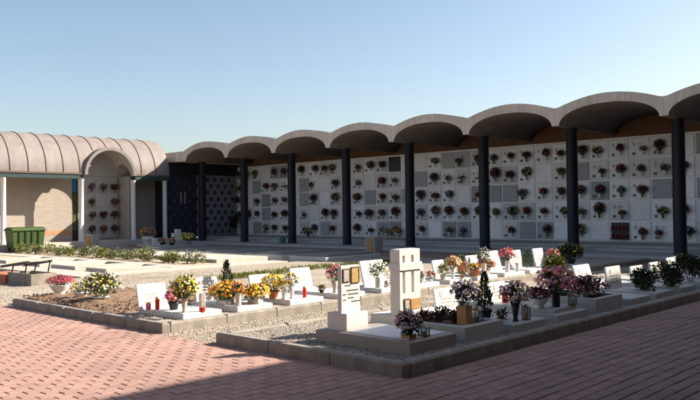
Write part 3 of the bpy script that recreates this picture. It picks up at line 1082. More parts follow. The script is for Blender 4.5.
# bouquets inside the portal
for j, zs in enumerate((0.60, 1.35, 2.05, 2.85)):
    for i in range(3):
        if (i, j) == (1, 2):
            continue
        kk = (j * 3 + i * 2 + 1) % 8
        t = thing('niche_bouquet', '%s bouquet on the %s niche row inside the arched portal' % (KINDS[kk][0], ['lowest', 'second', 'third', 'topmost'][j]), 'bouquet',
                  (XB + 0.22, 19.95 + i * 0.66, zs), math.pi / 2, 'bouquets inside the arched portal')
        link('vase', vase_me['bronze'], t)
        lvm, flm = rgb_.choice(bouq_kinds[kk])
        link('leaves', lvm, t, (0, 0, .14)); link('flowers', flm, t, (0, 0, .14))

# ------------------------------------------------------------------ GRAVES
def lettering(q, w, z0, rows, rg_, mi, x=0.0, lh=0.022, gap=0.045):
    for r in range(rows):
        y = -w * rg_.uniform(.55, .85)
        end = w * rg_.uniform(.4, .85)
        while y < end:
            L = rg_.uniform(.012, .04)
            q.box(x, x + 0.003, y, y + L, z0 - r * gap, z0 - r * gap + lh, mi)
            y += L + 0.010

def headstone(parent, x, y0, y1, zb, h, tilt, m, seed, pics=1, letters='letters_faint', thick=0.035):
    """slab facing +x, leaning back by tilt, origin at its foot"""
    hw = (y1 - y0) / 2
    q = MB()
    q.box(-thick, 0, -hw, hw, 0, h, 0, 0.008)
    hs = q.build('headstone', m, parent, (x - parent.location.x, (y0 + y1) / 2 - parent.location.y, zb - parent.location.z))
    hs.rotation_euler = (0, -tilt, 0)
    rg_ = random.Random(seed)
    d = MB()
    lettering(d, hw * .8, h * .55, 3, rg_, 0, 0.0005, gap=h * .14)
    if pics:
        n = 12
        cy, cz = -hw * .45, h * .78
        d.add([(0.004, cy + .035 * math.cos(2 * math.pi * k / n), cz + .045 * math.sin(2 * math.pi * k / n)) for k in range(n)], [tuple(range(n))], 1)
    d.build('inscription', [letters, 'photo_grey'], hs)
    return hs

def slab_grave(label, x0, x1, y0, y1, zt, m='stone_white', group=None, zb=0.06):
    t = thing('grave', label, 'grave', ((x0 + x1) / 2, (y0 + y1) / 2, zb))
    hx, hy = (x1 - x0) / 2, (y1 - y0) / 2
    q = MB()
    q.box(-hx, hx, -hy, hy, 0, zt - zb, 0, 0.012)
    q.build('slab', m, t)
    return t

# ---- rear row (headstone, slab reaching toward the gravel path)
rear = [
    # y0, y1, x of headstone, hy0, hy1, height, tilt, material, label
    (6.42, 7.12, -10.42, 6.25, 6.76, 0.40, 0.22, 'white grave slab with leaning blank headstone, a red candle leaning against it'),
    (7.43, 8.15, -10.66, 7.48, 7.95, 0.40, 0.22, 'white grave slab covered by a mass of orange marigolds'),
    (8.54, 9.32, -10.52, 8.55, 9.05, 0.38, 0.22, 'white grave slab with a ball of yellow chrysanthemums before its headstone'),
    (9.70, 10.40, -10.70, 9.71, 10.22, 0.42, 0.25, 'white grave slab with pink and red flowers in a stone vase'),
    (10.87, 11.62, -9.98, 10.93, 11.60, 0.52, 0.25, 'white grave slab whose leaning headstone stands behind white roses'),
    (12.00, 12.70, -9.85, 12.30, 12.68, 0.42, 0.22, 'white grave slab half hidden behind the tall stone cross'),
    (13.07, 13.85, -9.98, 13.20, 13.60, 0.40, 0.22, 'white grave slab with a tall vase of orange and white flowers'),
    (14.10, 14.90, -9.78, 14.20, 14.65, 0.46, 0.22, 'white grave slab with a terracotta pot and green and white flowers'),
    (15.21, 16.10, -10.05, 15.25, 16.0, 0.50, 0.28, 'white grave slab with red and pink flowers by a leaning headstone'),
    (16.35, 17.10, -10.05, 16.4, 16.95, 0.46, 0.15, 'white grave slab with a small pointed conifer beside its headstone'),
    (17.5, 18.2, -10.05, 17.6, 18.1, 0.46, 0.2, 'white grave slab with small red flowers, next but one to the pointed conifer'),
    (18.6, 19.4, -10.1, 18.7, 19.2, 0.38, 0.2, 'white grave slab carrying a round dark bush with yellow flowers'),
]
for n, (y0, y1, hx, h0, h1, hh, tl, lab) in enumerate(rear):
    t = slab_grave(lab, -10.86 if n == 3 else -10.74, -9.50, y0, y1, 0.17, 'stone_white')
    w = h1 - h0
    c = (h0 + h1) / 2
    headstone(t, hx, c - w / 2, c + w / 2, 0.168, hh, tl, 'stone_white', 50 + n, pics=n % 2)

# ---- front row
# 1: pale stele on a block, slab with white chips
t = thing('grave', 'grave with pale granite stele bearing two portraits on a square block', 'grave', (-6.0, 6.6, 0.06))
def part(nm, m, bx, c=0.01, par=None):
    q = MB(); q.box(*bx, 0, c)
    return q.build(nm, m, par or t)
part('base', 'stone_base', (-0.56, 0.88, -0.30, 0.55, 0, 0.185))
part('chips', 'chips_white', (-0.12, 0.80, -0.22, 0.47, 0.186, 0.196), 0.004)
part('block', 'stone_pink', (-0.46, -0.14, -0.20, 0.17, 0.1855, 0.39))
st = part('stele', 'stone_pink', (-0.31, -0.25, -0.17, 0.15, 0.3905, 0.945), 0.006)
SX = -0.2495
q = MB(); q.box(SX, SX + .007, -0.135, -0.035, 0.76, 0.90); q.build('portrait', 'photo_grey', st)
q = MB(); q.box(SX, SX + .007, 0.005, 0.125, 0.74, 0.915); q.build('portrait', 'photo_sepia', st)
q = MB()
for (a_, c_, z0_, z1_) in ((-.145, -.025, .75, .91), (-.005, .135, .73, .925)):
    q.box(SX, SX + .012, a_, a_ + .009, z0_, z1_); q.box(SX, SX + .012, c_ - .009, c_, z0_, z1_)
    q.box(SX, SX + .012, a_ + .0095, c_ - .0095, z0_, z0_ + .009); q.box(SX, SX + .012, a_ + .0095, c_ - .0095, z1_ - .009, z1_)
stuff(q.build('portrait_frame', 'bronze', st))
q = MB()
rgl = random.Random(3)
for z, a_, c_ in ((0.70, -.11, -.03), (0.64, -.08, .12), (0.595, -.06, .12), (0.55, -.06, .03), (0.505, .0, .13), (0.595, -.145, -.10), (0.53, -.14, -.10)):
    y = a_
    while y < c_:
        L = rgl.uniform(.015, .028)
        q.box(SX, SX + .003, y, y + L * .8, z, z + 0.015)
        y += L + .005
stuff(q.build('inscription', 'letters', st))

# 2: cross grave with planter
t = thing('grave', 'grave with a thick pale stone cross standing at the head of a stone planter', 'grave', (-6.0, 7.75, 0.06))
def prism_ring(nm, m, x0, x1, y0, y1, z0, z1, w):
    part(nm, m, (x0, x1, y0, y0 + w, z0, z1)); part(nm, m, (x0, x1, y1 - w, y1, z0, z1))
    part(nm, m, (x0, x0 + w, y0 + w + .001, y1 - w - .001, z0, z1)); part(nm, m, (x1 - w, x1, y0 + w + .001, y1 - w - .001, z0, z1))
part('head_block', 'stone_pink', (-0.62, -0.012, -0.40, 0.42, 0, 0.26))
prism_ring('planter_wall', 'stone_grey', -0.01, 0.86, -0.40, 0.42, 0, 0.22, 0.09)
part('planter_soil', 'soil', (0.08, 0.77, -0.31, 0.33, 0.02, 0.17), 0.01)
cr = part('cross', 'stone_pink', (-0.30, -0.20, -0.37, 0.04, 0.2605, 1.10), 0.012)
rel = MB()
for (ya, yb, za, zb_) in ((-.37, .04, .2605, .54), (-.37, .04, .83, .925), (-.37, .04, 1.02, 1.098),
                          (-.37, -.315, .54, .83), (-.265, -.14, .54, .83), (-.085, .04, .54, .83),
                          (-.37, -.315, .925, 1.02), (-.265, -.14, .925, 1.02), (-.085, .04, .925, 1.02)):
    rel.box(-0.1995, -0.14, ya, yb, za, zb_)
rel.build('cross_relief', 'stone_pink', cr)
q = MB(); q.box(-0.312, -0.122, -0.388, 0.058, 0.833, 0.922, 0, 0.006); q.build('arm', 'stone_pink', cr)
q = MB(); q.box(-0.1395, -0.128, -0.30, -0.19, 0.30, 0.47); q.build('plaque', 'bronze', cr)
q = MB(); q.box(-0.1395, -0.128, -0.16, 0.03, 0.33, 0.46); q.build('plaque', 'wood', cr)
q = MB(); q.box(-0.1275, -0.124, -0.285, -0.205, 0.32, 0.45); q.build('portrait', 'photo_grey', cr)

# 3..10
front = [
    (8.33, 9.14, -6.35, 8.45, 8.95, 0.36, 0.20, 'low grave slab with white headstone behind the dark conifer', 'stone_grey'),
    (9.46, 10.30, -6.25, 9.62, 10.25, 0.36, 0.20, 'grave slab with white headstone, red candle and a white flower bowl', 'stone_grey'),
    (10.55, 11.45, -6.15, 10.9, 11.35, 0.30, 0.20, 'stone planter grave full of dark pink and purple flowers', 'stone_grey'),
    (11.80, 12.60, -6.0, 12.0, 12.58, 0.50, 0.30, 'grave slab with a tilted headstone bearing dark marks and portraits', 'stone_grey'),
    (12.85, 13.65, -5.95, 12.92, 13.5, 0.40, 0.10, 'grave slab with an upright square white headstone, no flowers beside it', 'stone_grey'),
    (13.95, 14.75, -6.0, 14.08, 14.63, 0.34, 0.12, 'grave slab whose white headstone rises behind a dark bushy plant', 'stone_grey'),
    (15.05, 15.85, -6.0, 15.05, 15.6, 0.36, 0.18, 'grave slab with white headstone between two dark bushes', 'stone_grey'),
    (16.15, 17.0, -6.05, 16.15, 16.8, 0.40, 0.25, 'grave slab with leaning white headstone partly hidden by the last dark bush', 'stone_grey'),
]
for n, (y0, y1, hx, h0, h1, hh, tl, lab, m) in enumerate(front):
    if n == 2:
        t = thing('grave', lab, 'grave', (-5.85, 11.0, 0.06))
        prism_ring('planter_wall', 'stone_grey', -0.55, 0.80, -0.45, 0.45, 0, 0.26, 0.08)
        part('planter_soil', 'soil', (-0.47, 0.72, -0.37, 0.37, 0.02, 0.2), 0.01)
        continue
    t = slab_grave(lab, -7.0, -5.08, y0, y1, 0.20, m)
    if n == 1:
        part('upper_slab', 'stone_grey', (-0.9, 0.86, -0.33, 0.33, 0.141, 0.20))
    headstone(t, hx, min(h0, y1 - .02) , h1, 0.199, hh, tl, 'stone_white', 80 + n, pics=1, letters='letters' if n == 3 else 'letters_faint')

# ------------------------------------------------------------------ FLOWERS ON THE GRAVES
V = 'flower_vase'
P = 'flower_pot'
ZR, ZF = 0.171, 0.201
def cone_tree(name, label, loc, h, r, n, seed, pot=None, lm='leaf_dark'):
    t = thing(name, label, 'conifer', loc)
    if pot:
        pot_mesh('pot', r * .9, pot).build('pot', 'pot_dark', t)
    z0 = pot or 0
    tr = MB(); tr.tube((0, 0, z0 * .8), (0, 0, z0 + h * .9), .014, .004); tr.build('trunk', 'bark', t)
    rg_ = random.Random(seed)
    q = MB()
    for _ in range(n):
        u = rg_.random() ** 1.25
        a = rg_.uniform(0, 6.28)
        rr = r * (1 - u) ** .8 * rg_.uniform(.35, 1.1)
        p = Vector((rr * math.cos(a), rr * math.sin(a), z0 + .02 + u * (h - .04)))
        q.leaf(p, Vector((math.cos(a) * .5, math.sin(a) * .5, 1.0)), rg_.uniform(.04, .08), .02, rg_)
    q.build('crown', lm, t)
    return t

def bush(name, label, cat, loc, r, h, n, seed, lm, pets=None, nf=0, fs=.03, ll=.07, lw=.03, group=None):
    t = thing(name, label, cat, loc, 0, group)
    rg_ = random.Random(seed)
    st_ = MB()
    q = MB()
    clumps = []
    for k in range(7):
        a = rg_.uniform(0, 6.28)
        cpt = Vector((math.cos(a) * r * rg_.uniform(.1, .65), math.sin(a) * r * rg_.uniform(.1, .65), h * rg_.uniform(.35, .82)))
        clumps.append((cpt, r * rg_.uniform(.35, .6)))
        st_.tube((cpt.x * .15, cpt.y * .15, -0.02), cpt, .008, .004, n=4)
    st_.build('stems', 'bark', t)
    fl = MB()
    for i in range(n):
        cpt, cr_ = rg_.choice(clumps)
        d = Vector((rg_.gauss(0, 1), rg_.gauss(0, 1), rg_.gauss(0, 1)))
        d.normalize()
        p = cpt + d * cr_ * rg_.uniform(.3, 1.0)
        p.z = max(p.z, .02)
        q.leaf(p, d + Vector((rg_.uniform(-.5, .5), rg_.uniform(-.5, .5), rg_.uniform(0, .8))), ll * rg_.uniform(.6, 1.2), lw, rg_)
    q.build('foliage', lm, t)
    for i in range(nf):
        cpt, cr_ = rg_.choice(clumps)
        d = Vector((rg_.gauss(0, 1), rg_.gauss(0, 1), abs(rg_.gauss(0.3, 1))))
        d.normalize()
        fl.head(cpt + d * cr_ * rg_.uniform(.9, 1.1), d, fs * rg_.uniform(.7, 1.2), rg_, rg_.randrange(len(pets)))
    if nf:
        fl.build('flowers', ['petal_' + p for p in pets], t)
    return t

def candle(label, loc, r=.035, h=.15, m='candle_red'):
    t = thing('grave_candle', label, 'candle', loc)
    q = MB(); q.lathe([(r * .9, 0), (r, h * .08), (r, h * .75), (r * .8, h * .82)], 14); q.build('glass', m, t)
    q = MB(); q.lathe([(r * .95, h * .822), (r * .95, h * .9), (r * .5, h * .98), (r * .15, h)], 14); q.build('cap', 'candle_cap', t)
    return t

def lantern(label, loc, w=.06, h=.2, rotz=.2):
    t = thing('grave_lantern', label, 'lantern', loc, rotz)
    q = MB()
    q.box(-w, w, -w, w, 0, .02)
    for sx in (-1, 1):
        for sy in (-1, 1):
            q.box(sx * w * .88 - .005, sx * w * .88 + .005, sy * w * .88 - .005, sy * w * .88 + .005, .021, h * .8)
    q.build('frame', 'bronze', t)
    q = MB()
    q.add([(-w * 1.1, -w * 1.1, h * .8), (w * 1.1, -w * 1.1, h * .8), (w * 1.1, w * 1.1, h * .8), (-w * 1.1, w * 1.1, h * .8), (0, 0, h)], [(0, 1, 4), (1, 2, 4), (2, 3, 4), (3, 0, 4), (3, 2, 1, 0)])
    q.build('roof', 'bronze', t)
    for k in range(4):
        q = MB(); q.box(-w * .8, w * .8, -w * .86, -w * .84, .022, h * .79)
        o = q.build('pane', 'lantern_glass', t); o.rotation_euler.z = k * math.pi / 2
    q = MB(); q.lathe([(w * .4, .021), (w * .4, h * .4), (w * .1, h * .45)], 10); q.build('lamp', 'candle_red', t)
    return t

# rear bed, loose pots on the soil
flowers(P, 'deep red heather filling a footed white bowl on bare soil', 'potted plant', (-13.85, 6.62, 0.14), 'bowl', 'pot_white', .19, .20, .25, .20, 260, 90, .022, ['heather', 'magenta'], ll=.06, lw=.015, flat=.9)
flowers(P, 'small pot of yellow flowers between the heather bowl and the leafy chrysanthemum', 'potted plant', (-13.05, 6.63, 0.14), 'pot', 'pot_white', .13, .12, .17, .22, 55, 90, .03, ['yellow', 'yellow', 'cream'])
flowers(P, 'wide leafy chrysanthemum with yellow and white blooms in a low white pot on soil', 'potted plant', (-12.3, 6.62, 0.13), 'pot', 'pot_white', .15, .10, .36, .46, 70, 420, .035, ['yellow', 'white', 'cream', 'white'], lmat='leaf_grey', ll=.09, lw=.035)
# grave 1
flowers(V, 'big spray of yellow blooms and green leaves in a pale vase', 'flower vase', (-9.62, 6.52, ZR), 'cone', 'vase_stone', .06, .22, .21, .36, 170, 300, .028, ['yellow', 'yellow', 'cream'], ll=.12, lw=.022)
flowers(P, 'dark pot of bright pink flowers beside the leaning blank headstone', 'potted plant', (-10.05, 6.62, ZR), 'pot', 'pot_dark', .085, .12, .13, .18, 46, 60, .045, ['pink', 'pink', 'salmon'], lmat='leaf_dark')
candle('red grave candle standing before the leaning blank headstone', (-10.27, 6.47, ZR), .035, .20)
candle('stubby pink grave candle beside the red one at the blank headstone', (-10.35, 6.36, ZR), .04, .12, 'petal_pink')
t = thing('glass_jar', 'clear glass jar with red wax next to the yellow flower spray', 'jar', (-9.53, 6.78, ZR))
q = MB(); q.lathe([(.045, .06), (.05, .065), (.05, .24), (.042, .26), (.042, .27)], 14); q.build('glass', 'jar_glass', t)
q = MB(); q.lathe([(.048, 0), (.048, .058)], 14); q.build('wax', 'candle_red', t)
# grave 2
flowers(P, 'long trough of orange marigolds covering a white slab', 'potted plant', (-9.98, 7.55, ZR), 'box', 'stone_white', .10, .07, .27, .30, 150, 260, .034, ['orange', 'orange', 'yellow'])
flowers(P, 'trough of orange marigolds beside the stone vase with coral flowers', 'potted plant', (-9.70, 7.95, ZR), 'box', 'stone_white', .09, .06, .23, .27, 120, 220, .034, ['orange', 'orange', 'yellow'])
flowers(P, 'orange marigold clump in front of the small dark conifer', 'potted plant', (-10.20, 7.82, ZR), 'box', 'stone_white', .10, .07, .25, .30, 120, 220, .034, ['orange', 'yellow', 'orange'])
cone_tree('conifer', 'small dark green conifer rising behind the orange marigolds', (-10.55, 8.02, 0.09), .74, .17, 620, 3)
flowers(V, 'coral and orange flowers in a stone vase among marigolds', 'flower vase', (-9.60, 7.52, ZR), 'cyl', 'vase_stone', .05, .2, .10, .2, 26, 50, .035, ['salmon', 'orange', 'magenta'])
candle('short tan grave lamp at the end of the orange marigolds', (-9.55, 7.86, ZR), .045, .15, 'vase_stone')
# grave 3
flowers(P, 'dense ball of yellow chrysanthemums in a terracotta pot', 'potted plant', (-9.98, 8.58, ZR), 'pot', 'terracotta', .10, .13, .22, .30, 230, 170, .034, ['yellow', 'yellow', 'cream'])
flowers(V, 'white and yellow flowers in a white flared vase', 'flower vase', (-9.66, 8.72, ZR), 'cone', 'pot_white', .06, .21, .13, .26, 34, 70, .04, ['white', 'yellow', 'white'])
candle('tall dark red grave candle beside the white flared vase', (-9.62, 8.98, ZR), .034, .2)
t = thing('figurine', 'small white praying figure beside the yellow chrysanthemum ball', 'figurine', (-9.72, 8.60, ZR))
q = MB(); q.lathe([(.045, 0), (.05, .01), (.035, .05), (.045, .10), (.038, .15), (.018, .17), (.028, .19), (.03, .21), (.02, .235), (.003, .24)], 14); q.build('body', 'pot_white', t)
q = MB(); q.tube((.02, -.035, .13), (.05, 0, .15), .012, .008); q.tube((.02, .035, .13), (.05, 0.002, .15), .012, .008); q.build('arms', 'pot_white', t)
# grave 4
flowers(V, 'magenta pink and red flowers in a tall tan vase', 'flower vase', (-9.72, 9.83, ZR), 'cone', 'vase_stone', .075, .22, .16, .34, 70, 110, .035, ['pink', 'red', 'pink', 'white'])
flowers(P, 'tiny red flowers in a low pot by the tall tan vase', 'potted plant', (-9.95, 9.72, ZR), 'pot', 'pot_dark', .05, .05, .07, .08, 18, 30, .02, ['red', 'salmon'])
# grave 5
flowers(V, 'white roses with long green stems in a grey steel vase', 'flower vase', (-9.70, 10.99, ZR), 'cyl', 'vase_steel', .055, .2, .21, .36, 22, 170, .048, ['white', 'cream', 'white'])
candle('squat grey grave lamp beside the white roses', (-9.64, 11.18, ZR), .05, .13, 'vase_steel')
flowers(P, 'little pink flowers at the foot of the headstone behind the white roses', 'potted plant', (-9.72, 11.50, ZR), 'pot', 'pot_white', .05, .05, .08, .15, 20, 40, .03, ['pink', 'salmon'])
# grave 6, 7
flowers(P, 'pale bluish leafy plant right beside the tall stone cross', 'potted plant', (-9.6, 12.15, ZR), 'pot', 'pot_grey', .08, .07, .12, .22, 20, 120, .028, ['lilac', 'blue', 'white'], lmat='leaf_grey')
flowers(P, 'red flowers in a white pot beyond the tall stone cross', 'potted plant', (-9.64, 12.58, ZR), 'pot', 'pot_white', .06, .07, .1, .17, 40, 50, .028, ['red', 'salmon'])
flowers(P, 'pale green grassy plant in a cream pot', 'potted plant', (-9.72, 13.12, ZR), 'pot', 'vase_stone', .07, .10, .11, .24, 6, 150, .018, ['cream'], lmat='leaf_yellow', ll=.12, lw=.016)
flowers(V, 'orange and white chrysanthemums in a tall pale vase', 'flower vase', (-9.66, 13.40, ZR), 'cone', 'pot_white', .065, .24, .17, .28, 70, 90, .042, ['orange', 'rust', 'white', 'yellow'])
flowers(P, 'tiny pink potted plant beside the tall orange and white vase', 'potted plant', (-9.57, 13.62, ZR), 'pot', 'terracotta', .05, .06, .07, .11, 14, 40, .02, ['salmon'])
# grave 8
flowers(P, 'terracotta pot of low orange flowers', 'potted plant', (-9.64, 14.20, ZR), 'pot', 'terracotta', .125, .15, .15, .16, 60, 70, .03, ['orange', 'yellow', 'rust'])
flowers(P, 'empty looking terracotta planter with sprouting greenery', 'potted plant', (-10.35, 14.75, 0.09), 'pot', 'terracotta', .15, .36, .12, .20, 4, 70, .02, ['cream'])
flowers(V, 'tall green spray with white flowers in a white vase', 'flower vase', (-9.60, 14.50, ZR), 'cyl', 'pot_white', .06, .26, .17, .42, 36, 160, .03, ['white', 'lilac', 'pink'])
flowers(P, 'rusty red bushy chrysanthemum beside the tall green spray', 'potted plant', (-9.72, 14.80, ZR), 'pot', 'pot_white', .09, .10, .2, .28, 130, 110, .034, ['rust', 'rust', 'salmon'])
# grave 9..12
flowers(V, 'red and pink flowers in a tall narrow white vase', 'flower vase', (-9.62, 15.52, ZR), 'cyl', 'pot_white', .055, .28, .2, .34, 60, 90, .046, ['red', 'pink', 'salmon'])
candle('white grave lamp beside the red and pink flowers', (-9.55, 15.85, ZR), .05, .2, 'pot_white')
cone_tree('conifer', 'small pointed bright green conifer on a white slab', (-9.8, 16.72, 0.19), .45, .13, 380, 5, lm='leaf')
flowers(V, 'small red bouquet in a dark vase beyond the pointed conifer', 'flower vase', (-9.7, 17.85, ZR), 'cyl', 'pot_dark', .05, .25, .16, .24, 44, 60, .04, ['red', 'salmon'])
flowers(P, 'round dark bush with yellow blooms at the end of the rear row', 'potted plant', (-9.75, 18.9, ZR), 'pot', 'pot_dark', .15, .12, .38, .48, 34, 520, .04, ['yellow', 'rust'], lmat='leaf_dark', ll=.10, lw=.04)

# front row
flowers(P, 'lilac flowers in a wooden box pot on the stele grave', 'potted plant', (-5.26, 6.46, 0.246), 'box', 'wood', .06, .05, .135, .29, 120, 150, .026, ['lilac', 'white', 'lilac', 'salmon'], lmat='leaf_dark', ll=.08, lw=.03)
lantern('brass and glass lantern on the stele grave beside lilac flowers', (-5.24, 6.70, 0.246), .055, .13, .3)
flowers(V, 'purple and white flowers in a square wooden vase on the cross grave planter', 'flower vase', (-5.36, 7.66, 0.232), 'box', 'wood', .065, .26, .17, .36, 60, 150, .036, ['lilac', 'white', 'plum'], lmat='leaf_dark')
lantern('tall brass lantern beside the wooden vase on the cross grave planter', (-5.34, 7.90, 0.232), .058, .22, .1)
for n, (x, y, r_) in enumerate(((-5.88, 7.55, .15), (-5.88, 7.88, .14), (-5.68, 7.55, .15), (-5.66, 7.86, .15), (-5.52, 7.78, .13))):
    bush('groundcover_plant', ['dark spreading plant at the foot of the stone cross', 'dark spreading plant on the far side of the stone cross foot', 'dark spreading plant in mid planter before the cross', 'dark spreading plant at the back of the cross planter', 'dark spreading plant behind the brass lantern in the planter'][n], 'plant', (x, y, 0.225), r_, .16, 200, 900 + n, 'leaf_dark' if n % 2 else 'leaf_maroon', ll=.05, lw=.025, group='groundcover in the cross planter')
cone_tree('conifer', 'narrow dark conifer in a dark pot behind the brass lantern', (-5.62, 8.50, ZF), .48, .11, 420, 8, pot=.14)
flowers(V, 'lilac bouquet in a dark flared vase on a low slab', 'flower vase', (-5.22, 8.60, ZF), 'cone', 'pot_dark', .06, .23, .2, .33, 80, 170, .036, ['lilac', 'lilac', 'white', 'salmon'], lmat='leaf_dark')
lantern('slim lantern beside the dark flared vase of lilac flowers', (-5.18, 8.80, ZF), .042, .21, .1)
bush('groundcover_plant', 'low maroon plant lying on the slab by the lilac bouquet', 'plant', (-5.45, 8.58, ZF), .14, .08, 110, 31, 'leaf_maroon', ll=.05, lw=.025)
candle('bright red grave candle before the white headstone of the bowl grave', (-6.12, 9.80, 0.262), .05, .19)
candle('white grave lamp beside the bright red candle', (-5.98, 9.95, 0.262), .045, .12, 'pot_white')
flowers(P, 'white bowl of dark red foliage', 'potted plant', (-5.42, 9.56, 0.262), 'bowl', 'pot_white', .13, .13, .2, .2, 24, 200, .024, ['maroon', 'red'], lmat='leaf_maroon')
flowers(V, 'large salmon pink bouquet in a dark vase', 'flower vase', (-5.30, 9.82, 0.262), 'cyl', 'pot_dark', .065, .2, .27, .42, 90, 190, .05, ['salmon', 'salmon', 'pink', 'lilac'], lmat='leaf_dark')
lantern('small dark lantern beside the large salmon pink bouquet', (-5.2, 10.12, 0.262), .05, .18, .2)
bush('shrub', 'tall yellow green shrub rising behind the salmon pink bouquet', 'shrub', (-5.98, 11.0, 0.10), .19, .86, 620, 41, 'leaf_yellow', ll=.085, lw=.045)
flowers(P, 'dark pink and plum flowers at the near end of the stone planter', 'potted plant', (-5.45, 10.85, 0.262), 'box', 'pot_dark', .1, .05, .26, .34, 60, 200, .04, ['magenta', 'plum', 'maroon'], lmat='leaf_dark')
flowers(P, 'dark plum flowers at the far end of the stone planter', 'potted plant', (-5.45, 11.22, 0.262), 'box', 'pot_dark', .1, .05, .26, .32, 60, 200, .04, ['plum', 'magenta', 'salmon'], lmat='leaf_dark')
flowers(P, 'white and mauve flowers in the back of the stone planter', 'potted plant', (-5.95, 11.1, 0.262), 'box', 'pot_dark', .1, .05, .26, .34, 50, 200, .038, ['lilac', 'plum', 'white'], lmat='leaf_dark')
bush('shrub', 'dark leafy bush before the headstone next to the bare square one', 'shrub', (-5.35, 13.25, ZF - .02), .27, .32, 900, 51, 'leaf_dark', ll=.065, lw=.03, group='dark bushes on the front row')
bush('shrub', 'dark reddish bush between two white headstones', 'shrub', (-5.32, 14.05, ZF - .02), .33, .40, 1100, 52, 'leaf_dark', ['maroon', 'plum'], 20, .04, .065, .03, group='dark bushes on the front row')
bush('shrub', 'tallest dark bush at the last leaning headstone', 'shrub', (-5.35, 15.25, ZF - .02), .30, .56, 1100, 53, 'leaf_dark', ['maroon', 'rust'], 14, .04, .065, .03, group='dark bushes on the front row')

# ------------------------------------------------------------------ NEAR THE GALLERY
# white cross grave in the shade
t = thing('grave', 'small grave with white stepped cross in the shade before the dark tiled wall', 'grave', (-31.9, 21.3, 0))
part('base', 'stone_grey', (-2.6, 1.4, -0.75, 0.75, -0.02, 0.12))
cr = part('cross', 'stone_white', (-0.12, 0.06, -0.13, 0.13, 0.36, 0.88))
q = MB(); q.box(-0.13, 0.07, -0.30, 0.30, 0.50, 0.70); q.build('arm', 'stone_white', cr)
part('pedestal', 'stone_white', (-0.25, 0.2, -0.28, 0.28, 0.121, 0.359))
part('plaque', 'stone_white', (-2.0, -1.8, -.25, .2, .121, .42))
part('plaque', 'stone_white', (-0.9, -0.72, -.3, .15, .121, .36))
flowers(P, 'white tub of brownish flowers near the slim white pillar', 'potted plant', (-34.5, 21.2, 0.0), 'pot', 'pot_white', .30, .5, .45, .5, 60, 180, .06, ['rust', 'salmon', 'cream'], lmat='leaf_grey', ll=.14, lw=.05)
flowers(P, 'yellowish potted flowers beside the white stepped cross', 'potted plant', (-31.1, 21.3, 0.121), 'pot', 'pot_grey', .2, .2, .40, .42, 50, 180, .06, ['yellow', 'cream'], lmat='leaf_yellow', ll=.13, lw=.05)
flowers(P, 'red and white flowers at the foot of the white stepped cross', 'potted plant', (-31.7, 20.8, 0.121), 'pot', 'pot_dark', .14, .12, .25, .25, 40, 80, .05, ['red', 'white'], ll=.1, lw=.04)
flowers(P, 'small red flowers by the white plaque left of the cross', 'potted plant', (-32.5, 20.8, 0.121), 'pot', 'pot_dark', .14, .12, .25, .25, 40, 80, .05, ['red', 'salmon'], ll=.1, lw=.04)
# dark shrub at the corner of the niche wall
bush('shrub', 'tall dark potted plant in the corner where niche wall meets tiled wall', 'shrub', (-36.3, 28.2, .292), .38, 1.25, 420, 61, 'leaf_dark', ll=.2, lw=.07)
# pots on the gallery floor
for n, (k, c) in enumerate(((-36.35, ['rust', 'cream']), (-29.5, ['salmon', 'cream']), (-28.6, ['magenta', 'yellow']))):
    x = -0.306 + k * PIT
    flowers(P, ['small dark pot of rusty flowers on the gallery floor below the niches', 'tan pot of coral flowers on the gallery floor', 'pot of magenta flowers standing next to the tan pot on the gallery floor'][n], 'potted plant', (x, YW - 0.35, 0.292), 'cone', 'vase_stone' if n else 'pot_dark', .12, .28, .2, .26, 40, 60, .05, c, ll=.1, lw=.04)
# waste bins of exposed concrete
def litter_bin(label, loc, w, d, h, rotz):
    t = thing('litter_bin', label, 'bin', loc, rotz)
    for bx in ((-w, w, -d, -d + .06, 0, h), (-w, w, d - .06, d, 0, h), (-w, -w + .06, -d + .061, d - .061, 0, h), (w - .06, w, -d + .061, d - .061, 0, h)):
        q = MB(); q.box(*bx, 0, 0.012); q.build('side', 'pot_grey', t)
    q = MB(); q.box(-w + .07, w - .07, -d + .07, d - .07, 0.05, h * .9); q.build('liner', 'pot_dark', t)
    q = MB(); q.box(-w * .6, w * .6, -d - .012, -d - .001, h * .1, h * .9); q.build('front_panel', 'wood', t)
litter_bin('square concrete litter bin with wooden panel beside a dark gallery column', (-19.85, 22.3, 0.01), .25, .24, .64, 0.0)
litter_bin('square concrete litter bin before the arched portal', (-35.2, 18.5, 0), .26, .25, .66, 0.3)
# green watering can by a column
t = thing('watering_can', 'small green watering can hanging beside a dark gallery column', 'watering can', (-28.45, 25.1, 0.103))
q = MB(); q.lathe([(.13, 0), (.15, .05), (.15, .26), (.11, .3), (.11, .31)], 16); q.build('body', 'can_green', t)
q = MB(); q.tube((.13, 0, .08), (.36, 0, .36), .025, .016); q.tube((.36, 0, .36), (.39, 0, .385), .016, .05, n=10); q.build('spout', 'can_green', t)
q = MB()
for k in range(8):
    a0, a1 = math.pi * k / 8, math.pi * (k + 1) / 8
    q.tube((-.13 * math.cos(a0), 0, .26 + .13 * math.sin(a0)), (-.13 * math.cos(a1), 0, .26 + .13 * math.sin(a1)), .012)
q.build('handle', 'can_green', t)

# ------------------------------------------------------------------ GREEN WASTE CONTAINER
t = thing('waste_container', 'green ribbed waste container with rounded lid in front of the brick arcade', 'container', (-35.4, 15.25, 0.0))
q = MB()
